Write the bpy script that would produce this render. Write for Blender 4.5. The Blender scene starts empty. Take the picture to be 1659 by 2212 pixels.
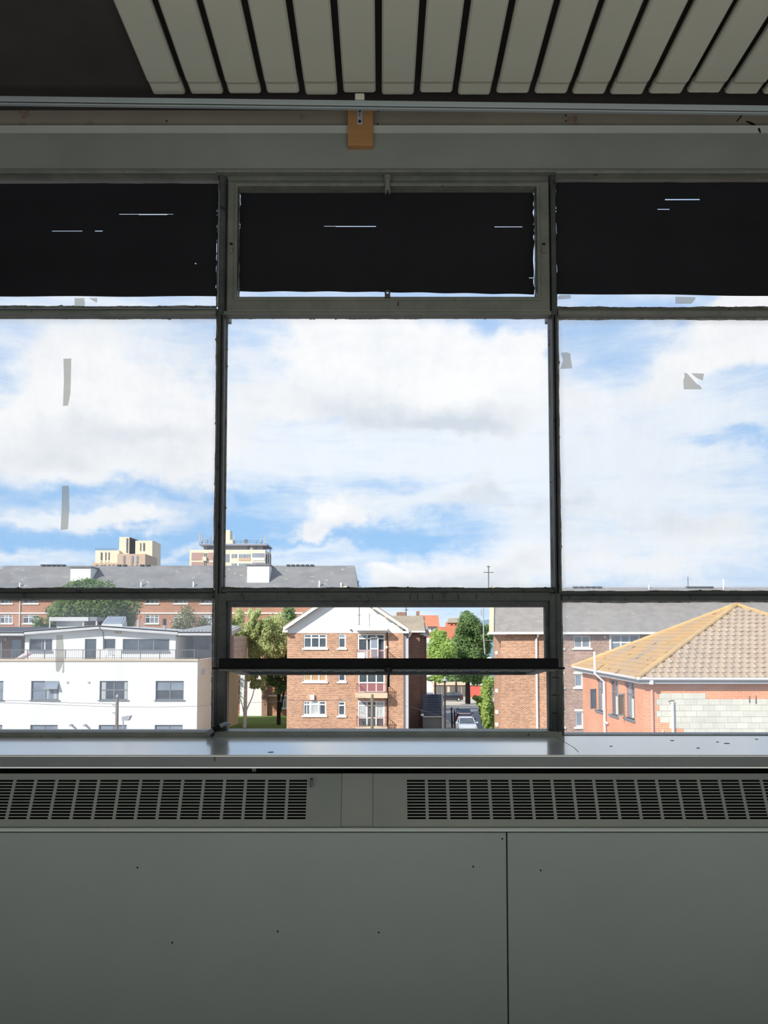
import bpy, math, random
import numpy as np
from mathutils import Vector, Matrix

random.seed(7)
SC = bpy.context.scene
COL = SC.collection

# ------------------------------------------------------------------ camera
E = 1.5                                   # eye height above the room floor
F, CX, CY, TH = 1661.0, 822.0, 1279.0, math.radians(3.15)
cam = bpy.data.cameras.new('camera')
camo = bpy.data.objects.new('camera', cam)
COL.objects.link(camo)
camo.location = (0, 0, E)
camo.rotation_euler = (math.radians(90) + TH, 0, 0)
cam.sensor_fit = 'VERTICAL'
cam.sensor_height = 36.0
cam.lens = 36.0 * F / 2212.0
cam.shift_y = (CY - 1106.0) / 2212.0
cam.shift_x = (829.5 - CX) / 2212.0
cam.clip_start = 0.02
cam.clip_end = 5000
SC.camera = camo


def ray(px, py):
    xc, yc = (px - CX) / F, (CY - py) / F
    return (xc, math.cos(TH) - yc * math.sin(TH), math.sin(TH) + yc * math.cos(TH))


def B(px, py, Y):
    r = ray(px, py)
    t = Y / r[1]
    return (r[0] * t, Y, E + r[2] * t)


def XX(px, Y, py=1420):
    return B(px, py, Y)[0]


def ZZ(py, Y, px=822):
    return B(px, py, Y)[2]


# ------------------------------------------------------------------ view and world
SC.view_settings.view_transform = 'Standard'
SC.view_settings.look = 'None'
SC.view_settings.gamma = 1.0
SC.view_settings.use_curve_mapping = False
SC.view_settings.exposure = 0.0
SC.cycles.use_denoising = True
SC.cycles.max_bounces = 7
SC.cycles.transparent_max_bounces = 16
SC.cycles.sample_clamp_indirect = 6.0
SC.cycles.caustics_reflective = False
SC.cycles.caustics_refractive = False


def lin(c):
    out = []
    for v in c[:3]:
        v = v / 255.0
        out.append(v / 12.92 if v <= 0.04045 else ((v + 0.055) / 1.055) ** 2.4)
    return (out[0], out[1], out[2], 1.0)


def build_world():
    w = bpy.data.worlds.new('sky')
    SC.world = w
    w.use_nodes = True
    nt = w.node_tree
    nt.nodes.clear()
    N, L = nt.nodes.new, nt.links.new

    def val(x):
        return x

    def m(op, a, b=None, c=None, clamp=False):
        n = N('ShaderNodeMath')
        n.operation = op
        n.use_clamp = clamp
        for i, v in enumerate((a, b, c)):
            if v is None:
                continue
            if isinstance(v, (int, float)):
                n.inputs[i].default_value = v
            else:
                L(v, n.inputs[i])
        return n.outputs[0]

    tc = N('ShaderNodeTexCoord')
    nrm = N('ShaderNodeVectorMath')
    nrm.operation = 'NORMALIZE'
    L(tc.outputs['Generated'], nrm.inputs[0])
    D = nrm.outputs[0]
    sep = N('ShaderNodeSeparateXYZ')
    L(D, sep.inputs[0])
    az0 = m('ARCTAN2', sep.outputs[0], sep.outputs[1])
    el0 = m('ARCSINE', sep.outputs[2])

    def noise(scale, detail, rough, sx=1.0, sz=1.0, off=(0, 0, 0), dist=0.0):
        mp = N('ShaderNodeMapping')
        mp.inputs['Scale'].default_value = (sx, sx, sz)
        mp.inputs['Location'].default_value = off
        L(D, mp.inputs['Vector'])
        n = N('ShaderNodeTexNoise')
        n.inputs['Scale'].default_value = scale
        n.inputs['Detail'].default_value = detail
        n.inputs['Roughness'].default_value = rough
        n.inputs['Distortion'].default_value = dist
        L(mp.outputs[0], n.inputs['Vector'])
        return n

    wn = noise(7.0, 6, 0.58, 1, 1.3)
    ws = N('ShaderNodeSeparateColor')
    L(wn.outputs['Color'], ws.inputs[0])
    az = m('ADD', az0, m('MULTIPLY', m('SUBTRACT', ws.outputs[0], 0.5), 0.20))
    el = m('ADD', el0, m('MULTIPLY', m('SUBTRACT', ws.outputs[1], 0.5), 0.13))

    def blobs(lst):
        acc = None
        for px, py, rx, ry, wt in lst:
            a0 = math.atan((px - CX) / F)
            e0 = math.atan((1370 - py) / F * math.cos(a0))
            da = m('MULTIPLY', m('SUBTRACT', az, a0), F / rx)
            de = m('MULTIPLY', m('SUBTRACT', el, e0), F / ry)
            r2 = m('ADD', m('MULTIPLY', da, da), m('MULTIPLY', de, de))
            g = m('MULTIPLY', m('EXPONENT', m('MULTIPLY', r2, -0.7)), wt)
            acc = g if acc is None else m('ADD', acc, g)
        return acc

    cover = blobs([
        (780, 765, 150, 75, 1.0), (650, 805, 90, 60, .8), (940, 820, 150, 70, 1.0), (1085, 790, 80, 45, .8),
        (1140, 735, 45, 38, .9), (1010, 880, 190, 50, .7), (590, 890, 70, 40, .6), (820, 705, 130, 36, .7),
        (225, 805, 80, 60, 1.0), (330, 880, 110, 75, .9), (80, 900, 120, 85, .9), (230, 985, 220, 45, .7),
        (420, 940, 60, 70, .6), (160, 860, 90, 60, .6),
        (725, 1108, 70, 30, 1.2), (650, 1147, 44, 15, .9),
        (1010, 1085, 110, 30, .5), (1130, 1120, 100, 45, .5),
        (1560, 745, 130, 34, 1.0), (1640, 655, 150, 24, 1.1), (1450, 790, 80, 26, .5), (1320, 845, 90, 30, .35),
        (905, 1236, 110, 30, .9), (1080, 1244, 120, 34, .8), (830, 1222, 40, 16, .7),
        (240, 1122, 80, 14, .8), (1560, 1130, 120, 40, .45), (1400, 1225, 200, 36, .6), (1390, 1120, 130, 40, .4)])
    veil = blobs([
        (300, 690, 200, 40, .35), (100, 720, 200, 50, .3), (700, 1000, 330, 60, .6), (1000, 980, 300, 60, .6),
        (1400, 900, 260, 130, .6), (1350, 1080, 240, 90, .6), (1500, 1200, 240, 60, .4), (1130, 1190, 90, 40, .4),
        (230, 1122, 130, 14, .8), (60, 1100, 150, 9, .8), (90, 1195, 130, 16, .7), (380, 1186, 120, 10, .5),
        (640, 1185, 160, 10, .6), (900, 1085, 120, 30, .5),
        (1030, 715, 36, 42, -1.0), (600, 705, 40, 26, -.5), (1600, 962, 90, 14, -1.0), (1290, 700, 70, 40, -.55),
        (430, 690, 50, 30, -.4), (300, 1060, 260, 14, -.9), (500, 1100, 60, 30, -.5), (540, 1150, 110, 30, -.7), (880, 1158, 150, 22, -1.0),
        (150, 1160, 220, 16, -.6), (1440, 655, 50, 16, -.8), (380, 1215, 120, 20, -.5), (860, 1060, 60, 14, -.6), (1420, 735, 40, 40, -.35)])
    shade = blobs([
        (870, 905, 170, 36, .75), (1010, 895, 110, 36, .5), (250, 925, 130, 26, .55), (110, 975, 160, 26, .35),
        (1000, 1095, 130, 24, .55), (1150, 1110, 120, 40, .5), (1060, 1245, 140, 28, .45), (1390, 1110, 180, 46, .55),
        (700, 1140, 70, 14, .35), (900, 1252, 110, 18, .4), (690, 850, 80, 30, .25)])
    n1 = noise(3.2, 9, 0.60, 1.0, 3.4, (3.1, 0.4, 1.7), 0.4)
    n2 = noise(13.0, 8, 0.62, 1.0, 1.5, (0.2, 5.0, 0.3))
    n3 = noise(9.0, 8, 0.65, 0.8, 4.5, (1.2, 2.0, 7.3), 0.5)
    dens = m('ADD', cover, m('MULTIPLY', m('SUBTRACT', n2.outputs[0], 0.5), 1.5))
    dens = m('ADD', dens, m('MULTIPLY', m('SUBTRACT', n1.outputs[0], 0.5), 0.8))

    def sstep(v, a, b):
        mr = N('ShaderNodeMapRange')
        mr.interpolation_type = 'SMOOTHSTEP'
        mr.inputs['From Min'].default_value = a
        mr.inputs['From Max'].default_value = b
        L(v, mr.inputs['Value'])
        return mr.outputs[0]
    cov = sstep(dens, 0.10, 0.85)
    vd = m('ADD', veil, m('MULTIPLY', m('SUBTRACT', n3.outputs[0], 0.5), 2.2))
    vd = m('ADD', vd, m('MULTIPLY', m('SUBTRACT', n1.outputs[0], 0.5), 1.2))
    vcov = sstep(vd, -0.75, 0.95)
    # blue of the clear sky, paler towards the horizon
    ramp = N('ShaderNodeValToRGB')
    L(el0, ramp.inputs[0])
    ramp.color_ramp.elements[0].position = 0.0
    ramp.color_ramp.elements[0].color = (0.52, 0.74, 0.97, 1)
    ramp.color_ramp.elements[1].position = 0.9
    ramp.color_ramp.elements[1].color = (0.14, 0.30, 0.68, 1)
    e = ramp.color_ramp.elements.new(0.10)
    e.color = (0.34, 0.62, 0.98, 1)
    e = ramp.color_ramp.elements.new(0.40)
    e.color = (0.45, 0.66, 0.98, 1)
    sh = m('ADD', m('ADD', shade, 0.06), m('MULTIPLY', m('SUBTRACT', n1.outputs[0], 0.5), 0.8))
    sh = m('ADD', sh, m('MULTIPLY', m('SUBTRACT', n2.outputs[0], 0.5), 1.1), clamp=True)

    def cmix(f, a, b):
        cm = N('ShaderNodeMix')
        cm.data_type = 'RGBA'
        L(f, cm.inputs[0])
        for i_, v in ((6, a), (7, b)):
            if isinstance(v, tuple):
                cm.inputs[i_].default_value = v
            else:
                L(v, cm.inputs[i_])
        return cm.outputs[2]
    ccol = cmix(sh, (1.04, 1.05, 1.06, 1), (0.70, 0.77, 0.85, 1))
    vcol = cmix(vcov, ramp.outputs[0], (0.90, 0.97, 1.05, 1))
    sky = cmix(cov, vcol, ccol)
    # below the horizon: dull land colour
    gm = N('ShaderNodeMix')
    gm.data_type = 'RGBA'
    gr = N('ShaderNodeMapRange')
    gr.inputs['From Min'].default_value = -0.02
    gr.inputs['From Max'].default_value = -0.06
    L(el0, gr.inputs['Value'])
    L(gr.outputs[0], gm.inputs[0])
    L(sky, gm.inputs[6])
    gm.inputs[7].default_value = (0.20, 0.21, 0.19, 1)
    bg = N('ShaderNodeBackground')
    L(gm.outputs[2], bg.inputs['Color'])
    bg.inputs['Strength'].default_value = 1.0
    out = N('ShaderNodeOutputWorld')
    L(bg.outputs[0], out.inputs['Surface'])
    w.cycles.sampling_method = 'MANUAL'
    w.cycles.sample_map_resolution = 1024


build_world()

# ------------------------------------------------------------------ lights
sun = bpy.data.lights.new('sun', 'SUN')
sun.energy = 5.2
sun.angle = math.radians(0.53)
sun.color = (1.0, 0.965, 0.90)
suno = bpy.data.objects.new('sun', sun)
COL.objects.link(suno)
SUNV = Vector((-0.90, -1.0, 0.82)).normalized()
suno.rotation_euler = SUNV.to_track_quat('Z', 'Y').to_euler()
suno.location = (-20, -20, 30)

al = bpy.data.lights.new('back_fill', 'AREA')  # added fill from behind the camera; the rear wall has no window
al.shape = 'RECTANGLE'
al.size, al.size_y = 5.0, 1.5
al.energy = 14.0
al.color = (0.95, 1.0, 1.0)
alo = bpy.data.objects.new('back_fill', al)
COL.objects.link(alo)
alo.location = (0.6, -4.3, 1.95)
alo.rotation_euler = (math.radians(90), 0, 0)
# added upward fill light in place of bounce off the floor
fl_ = bpy.data.lights.new('floor_fill', 'AREA')
fl_.shape = 'RECTANGLE'
fl_.size, fl_.size_y = 6.5, 4.2
fl_.energy = 250.0
fl_.color = (0.99, 1.0, 0.95)
flo = bpy.data.objects.new('floor_fill', fl_)
COL.objects.link(flo)
flo.location = (0.3, -2.3, 0.06)
flo.rotation_euler = (math.radians(180), 0, 0)

# ------------------------------------------------------------------ helpers
ORG = {}


class MB:
    def __init__(s):
        s.v, s.f = [], []

    def add(s, vs, fs):
        o = len(s.v)
        s.v += [tuple(p) for p in vs]
        s.f += [tuple(i + o for i in f) for f in fs]
        return s

    def hexa(s, p):                       # p: 4 lower points then 4 upper points, same winding
        return s.add(p, [(3, 2, 1, 0), (4, 5, 6, 7), (0, 1, 5, 4), (1, 2, 6, 5), (2, 3, 7, 6), (3, 0, 4, 7)])

    def box(s, x0, x1, y0, y1, z0, z1):
        x0, x1 = min(x0, x1), max(x0, x1)
        y0, y1 = min(y0, y1), max(y0, y1)
        z0, z1 = min(z0, z1), max(z0, z1)
        return s.hexa([(x0, y0, z0), (x1, y0, z0), (x1, y1, z0), (x0, y1, z0),
                       (x0, y0, z1), (x1, y0, z1), (x1, y1, z1), (x0, y1, z1)])

    def prism(s, poly, y0, y1):           # poly: (x, z) points, extruded along y
        n = len(poly)
        vs = [(x, y0, z) for x, z in poly] + [(x, y1, z) for x, z in poly]
        fs = [tuple(range(n)), tuple(range(2 * n - 1, n - 1, -1))]
        fs += [(i, i + n, (i + 1) % n + n, (i + 1) % n) for i in range(n)]
        return s.add(vs, fs)

    def prismx(s, poly, x0, x1):          # poly: (y, z) points, extruded along x
        n = len(poly)
        vs = [(x0, y, z) for y, z in poly] + [(x1, y, z) for y, z in poly]
        fs = [tuple(range(n)), tuple(range(2 * n - 1, n - 1, -1))]
        fs += [(i, (i + 1) % n, (i + 1) % n + n, i + n) for i in range(n)]
        return s.add(vs, fs)

    def tube(s, pts, r, n=8, cap=True):
        pts = [Vector(p) for p in pts]
        rs = r if isinstance(r, (list, tuple)) else [r] * len(pts)
        rings = []
        for i, p in enumerate(pts):
            d = (pts[min(i + 1, len(pts) - 1)] - pts[max(i - 1, 0)]).normalized()
            a = d.orthogonal().normalized() if abs(d.z) > 0.9 else d.cross(Vector((0, 0, 1))).normalized()
            b = d.cross(a).normalized()
            rings.append([p + (a * math.cos(2 * math.pi * k / n) + b * math.sin(2 * math.pi * k / n)) * rs[i] for k in range(n)])
        vs = [q for rg in rings for q in rg]
        fs = []
        for i in range(len(pts) - 1):
            for k in range(n):
                fs.append((i * n + k, i * n + (k + 1) % n, (i + 1) * n + (k + 1) % n, (i + 1) * n + k))
        if cap:
            fs.append(tuple(range(n - 1, -1, -1)))
            fs.append(tuple((len(pts) - 1) * n + k for k in range(n)))
        return s.add(vs, fs)

    def loft(s, secs):
        n = len(secs[0])
        vs = [p for sec in secs for p in sec]
        fs = []
        for i in range(len(secs) - 1):
            for k in range(n):
                fs.append((i * n + k, i * n + (k + 1) % n, (i + 1) * n + (k + 1) % n, (i + 1) * n + k))
        fs.append(tuple(range(n - 1, -1, -1)))
        fs.append(tuple((len(secs) - 1) * n + k for k in range(n)))
        return s.add(vs, fs)

    def lathe(s, c, prof, n=16):          # prof: (r, z)
        secs = [[(c[0] + r * math.cos(2 * math.pi * k / n), c[1] + r * math.sin(2 * math.pi * k / n), c[2] + z) for k in range(n)] for r, z in prof]
        return s.loft(secs)

    def holed(s, u0, u1, v0, v1, holes, fn, t):
        """plate u0..u1 by v0..v1 with rectangular holes; fn(u, v, w) gives the point, w = 0 front, t back"""
        us = sorted({u0, u1} | {c for h in holes for c in (h[0], h[1]) if u0 < c < u1})
        vs = sorted({v0, v1} | {c for h in holes for c in (h[2], h[3]) if v0 < c < v1})
        nu, nv = len(us) - 1, len(vs) - 1

        def solid(i, j):
            if i < 0 or j < 0 or i >= nu or j >= nv:
                return False
            cu, cv = (us[i] + us[i + 1]) / 2, (vs[j] + vs[j + 1]) / 2
            return not any(h[0] < cu < h[1] and h[2] < cv < h[3] for h in holes)
        idx = {}

        def vert(i, j, w):
            k = (i, j, w)
            if k not in idx:
                idx[k] = len(s.v)
                s.v.append(tuple(fn(us[i], vs[j], t if w else 0.0)))
            return idx[k]
        for i in range(nu):
            for j in range(nv):
                if not solid(i, j):
                    continue
                s.f.append((vert(i, j, 0), vert(i + 1, j, 0), vert(i + 1, j + 1, 0), vert(i, j + 1, 0)))
                s.f.append((vert(i, j + 1, 1), vert(i + 1, j + 1, 1), vert(i + 1, j, 1), vert(i, j, 1)))
                for (di, dj, a, b) in ((-1, 0, (i, j + 1), (i, j)), (1, 0, (i + 1, j), (i + 1, j + 1)),
                                       (0, -1, (i, j), (i + 1, j)), (0, 1, (i + 1, j + 1), (i, j + 1))):
                    if not solid(i + di, j + dj):
                        s.f.append((vert(a[0], a[1], 0), vert(a[0], a[1], 1), vert(b[0], b[1], 1), vert(b[0], b[1], 0)))
        return s

    def build(s, name, mat, parent=None, label=None, kind=None, smooth=False, bevel=0.0):
        me = bpy.data.meshes.new(name)
        if parent is not None:
            o = ORG[parent.name]
        else:
            a = np.array(s.v)
            lo, hi = a.min(0), a.max(0)
            o = Vector(((lo[0] + hi[0]) / 2, (lo[1] + hi[1]) / 2, lo[2]))
        me.from_pydata([(x - o[0], y - o[1], z - o[2]) for x, y, z in s.v], [], s.f)
        me.update()
        if smooth:
            me.polygons.foreach_set('use_smooth', [True] * len(me.polygons))
        me.materials.append(mat)
        ob = bpy.data.objects.new(name, me)
        COL.objects.link(ob)
        if parent is not None:
            ob.parent = parent
        else:
            ob.location = o
        ORG[ob.name] = Vector(o)
        if label:
            ob['label'] = label
        if kind:
            ob['kind'] = kind
        if bevel:
            b = ob.modifiers.new('bevel', 'BEVEL')
            b.width = bevel
            b.segments = 2
            b.limit_method = 'ANGLE'
        return ob


def thing(name, label, cat, loc, group=None, kind=None):
    o = bpy.data.objects.new(name, None)
    COL.objects.link(o)
    o.location = loc
    o.empty_display_size = 0.1
    ORG[o.name] = Vector(loc)
    tag(o, label, cat, group, kind)
    return o


def tag(o, label, cat, group=None, kind=None):
    o['label'] = label
    o['category'] = cat
    if group:
        o['group'] = group
    if kind:
        o['kind'] = kind
    return o


# ------------------------------------------------------------------ materials
MATS = {}


def pm(name, c1, c2=None, scale=4.0, rough=0.7, bump=0.0, bscale=None, spec=0.3, metal=0.0, c3=None, c3amt=0.5, detail=6,
       stretch=(1, 1, 1), rand=0.0, transl=0.0, coat=0.0):
    """noise-mottled surface: c1 / c2 by noise, optional spots of c3"""
    mt = bpy.data.materials.new(name)
    mt.use_nodes = True
    nt = mt.node_tree
    p = nt.nodes['Principled BSDF']
    N, L = nt.nodes.new, nt.links.new
    p.inputs['Roughness'].default_value = rough
    p.inputs['Metallic'].default_value = metal
    p.inputs['Specular IOR Level'].default_value = spec
    if coat:
        p.inputs['Coat Weight'].default_value = coat
        p.inputs['Coat Roughness'].default_value = 0.12
        p.inputs['Coat IOR'].default_value = 2.0 if coat == 1.0 else 1.5
    col = None
    tc = N('ShaderNodeTexCoord')
    mp = N('ShaderNodeMapping')
    mp.inputs['Scale'].default_value = stretch
    L(tc.outputs['Object'], mp.inputs['Vector'])
    vec = mp.outputs[0]

    def nz(sc, det=detail, rg=0.6):
        n = N('ShaderNodeTexNoise')
        n.inputs['Scale'].default_value = sc
        n.inputs['Detail'].default_value = det
        n.inputs['Roughness'].default_value = rg
        L(vec, n.inputs['Vector'])
        return n.outputs[0]

    def mix(f, a, b):
        n = N('ShaderNodeMix')
        n.data_type = 'RGBA'
        if isinstance(f, float):
            n.inputs[0].default_value = f
        else:
            L(f, n.inputs[0])
        for s_, v in ((6, a), (7, b)):
            if isinstance(v, tuple):
                n.inputs[s_].default_value = v
            else:
                L(v, n.inputs[s_])
        return n.outputs[2]

    def rng(v, a, b):
        n = N('ShaderNodeMapRange')
        n.inputs['From Min'].default_value = a
        n.inputs['From Max'].default_value = b
        L(v, n.inputs['Value'])
        return n.outputs[0]
    if c2 is None:
        col = lin(c1)
    else:
        col = mix(rng(nz(scale), 0.3, 0.7), lin(c1), lin(c2))
    if c3 is not None:
        col = mix(rng(nz(scale * 3.1, 5, 0.65), 0.70 - 0.3 * c3amt, 0.78 - 0.3 * c3amt), col, lin(c3))
    if rand:
        oi = N('ShaderNodeObjectInfo')
        hs = N('ShaderNodeHueSaturation')
        if isinstance(col, tuple):
            hs.inputs['Color'].default_value = col
        else:
            L(col, hs.inputs['Color'])
        mr = N('ShaderNodeMapRange')
        mr.inputs['To Min'].default_value = 1 - rand
        mr.inputs['To Max'].default_value = 1 + rand
        L(oi.outputs['Random'], mr.inputs['Value'])
        L(mr.outputs[0], hs.inputs['Value'])
        col = hs.outputs[0]
    if isinstance(col, tuple):
        p.inputs['Base Color'].default_value = col
    else:
        L(col, p.inputs['Base Color'])
    if bump:
        b = N('ShaderNodeBump')
        b.inputs['Strength'].default_value = bump
        b.inputs['Distance'].default_value = 0.02
        L(nz(bscale or scale * 4), b.inputs['Height'])
        L(b.outputs[0], p.inputs['Normal'])
    if transl:
        t = N('ShaderNodeBsdfTranslucent')
        if isinstance(col, tuple):
            t.inputs['Color'].default_value = col
        else:
            L(col, t.inputs['Color'])
        mx = N('ShaderNodeMixShader')
        mx.inputs[0].default_value = transl
        L(p.outputs[0], mx.inputs[1])
        L(t.outputs[0], mx.inputs[2])
        L(mx.outputs[0], nt.nodes['Material Output'].inputs['Surface'])
    MATS[name] = mt
    return mt


def brick(name, c1, c2, mortar, w=0.225, h=0.075, mort=0.010, patch=None):
    mt = bpy.data.materials.new(name)
    mt.use_nodes = True
    nt = mt.node_tree
    p = nt.nodes['Principled BSDF']
    N, L = nt.nodes.new, nt.links.new
    p.inputs['Roughness'].default_value = 0.9
    p.inputs['Specular IOR Level'].default_value = 0.1
    tc = N('ShaderNodeTexCoord')
    s = N('ShaderNodeSeparateXYZ')
    L(tc.outputs['Object'], s.inputs[0])
    a = N('ShaderNodeMath')
    L(s.outputs[0], a.inputs[0])
    L(s.outputs[1], a.inputs[1])
    c = N('ShaderNodeCombineXYZ')
    L(a.outputs[0], c.inputs[0])
    L(s.outputs[2], c.inputs[1])
    b = N('ShaderNodeTexBrick')
    b.inputs['Scale'].default_value = 1.0
    b.inputs['Brick Width'].default_value = w
    b.inputs['Row Height'].default_value = h
    b.inputs['Mortar Size'].default_value = mort
    b.inputs['Mortar Smooth'].default_value = 0.2
    b.inputs['Bias'].default_value = 0.0
    b.inputs['Color1'].default_value = lin(c1)
    b.inputs['Color2'].default_value = lin(c2)
    b.inputs['Mortar'].default_value = lin(mortar)
    L(c.outputs[0], b.inputs['Vector'])
    n = N('ShaderNodeTexNoise')
    n.inputs['Scale'].default_value = 0.35
    n.inputs['Detail'].default_value = 5
    L(tc.outputs['Object'], n.inputs['Vector'])
    mr = N('ShaderNodeMapRange')
    mr.inputs['From Min'].default_value = 0.3
    mr.inputs['From Max'].default_value = 0.7
    mr.inputs['To Min'].default_value = 0.84
    mr.inputs['To Max'].default_value = 1.14
    L(n.outputs[0], mr.inputs['Value'])
    hs = N('ShaderNodeHueSaturation')
    L(mr.outputs[0], hs.inputs['Value'])
    L(b.outputs['Color'], hs.inputs['Color'])
    L(hs.outputs[0], p.inputs['Base Color'])
    bp = N('ShaderNodeBump')
    bp.inputs['Strength'].default_value = 0.35
    bp.inputs['Distance'].default_value = 0.01
    bp.invert = True
    L(b.outputs['Fac'], bp.inputs['Height'])
    L(bp.outputs[0], p.inputs['Normal'])
    return mt


def glass(name, dirt, tint=(1, 1, 1), edge=None):
    """thin window pane: clear, slightly reflective, with a film of dirt that scatters daylight"""
    mt = bpy.data.materials.new(name)
    mt.use_nodes = True
    nt = mt.node_tree
    nt.nodes.remove(nt.nodes['Principled BSDF'])
    N, L = nt.nodes.new, nt.links.new
    tr = N('ShaderNodeBsdfTransparent')
    tr.inputs['Color'].default_value = (tint[0], tint[1], tint[2], 1)
    gl = N('ShaderNodeBsdfGlossy')
    gl.inputs['Roughness'].default_value = 0.03
    fr = N('ShaderNodeFresnel')
    fr.inputs['IOR'].default_value = 1.25
    m1 = N('ShaderNodeMixShader')
    L(fr.outputs[0], m1.inputs[0])
    L(tr.outputs[0], m1.inputs[1])
    L(gl.outputs[0], m1.inputs[2])
    tl = N('ShaderNodeBsdfTranslucent')
    tl.inputs['Color'].default_value = (0.93, 0.94, 0.96, 1)
    tc = N('ShaderNodeTexCoord')
    mp = N('ShaderNodeMapping')
    mp.inputs['Scale'].default_value = (2.2, 1, 1.0)
    L(tc.outputs['Object'], mp.inputs['Vector'])
    n = N('ShaderNodeTexNoise')
    n.inputs['Scale'].default_value = 2.6
    n.inputs['Detail'].default_value = 8
    n.inputs['Roughness'].default_value = 0.65
    L(mp.outputs[0], n.inputs['Vector'])
    mr = N('ShaderNodeMapRange')
    mr.inputs['From Min'].default_value = 0.30
    mr.inputs['From Max'].default_value = 0.75
    mr.inputs['To Min'].default_value = dirt * 0.65
    mr.inputs['To Max'].default_value = dirt * 1.6
    L(n.outputs[0], mr.inputs['Value'])
    sp = N('ShaderNodeSeparateXYZ')
    L(tc.outputs['Generated'], sp.inputs[0])

    def ma(op, a, b):
        q = N('ShaderNodeMath')
        q.operation = op
        for i_, v in enumerate((a, b)):
            if isinstance(v, (int, float)):
                q.inputs[i_].default_value = v
            else:
                L(v, q.inputs[i_])
        return q.outputs[0]
    d = ma('MINIMUM', ma('MINIMUM', sp.outputs[2], ma('SUBTRACT', 1.0, sp.outputs[2])),
           ma('MINIMUM', ma('MULTIPLY', sp.outputs[0], 3.5), ma('MULTIPLY', ma('SUBTRACT', 1.0, sp.outputs[0]), 3.5)))
    me_ = N('ShaderNodeMapRange')
    me_.interpolation_type = 'SMOOTHSTEP'
    me_.inputs['From Min'].default_value = 0.012
    me_.inputs['From Max'].default_value = 0.042
    me_.inputs['To Min'].default_value = edge or 0.0
    me_.inputs['To Max'].default_value = 0.0
    L(d, me_.inputs['Value'])
    tot = ma('ADD', mr.outputs[0], ma('MULTIPLY', me_.outputs[0], ma('MULTIPLY', n.outputs[0], 2.0)))
    m2 = N('ShaderNodeMixShader')
    L(tot, m2.inputs[0])
    L(m1.outputs[0], m2.inputs[1])
    L(tl.outputs[0], m2.inputs[2])
    L(m2.outputs[0], nt.nodes['Material Output'].inputs['Surface'])
    return mt


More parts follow.
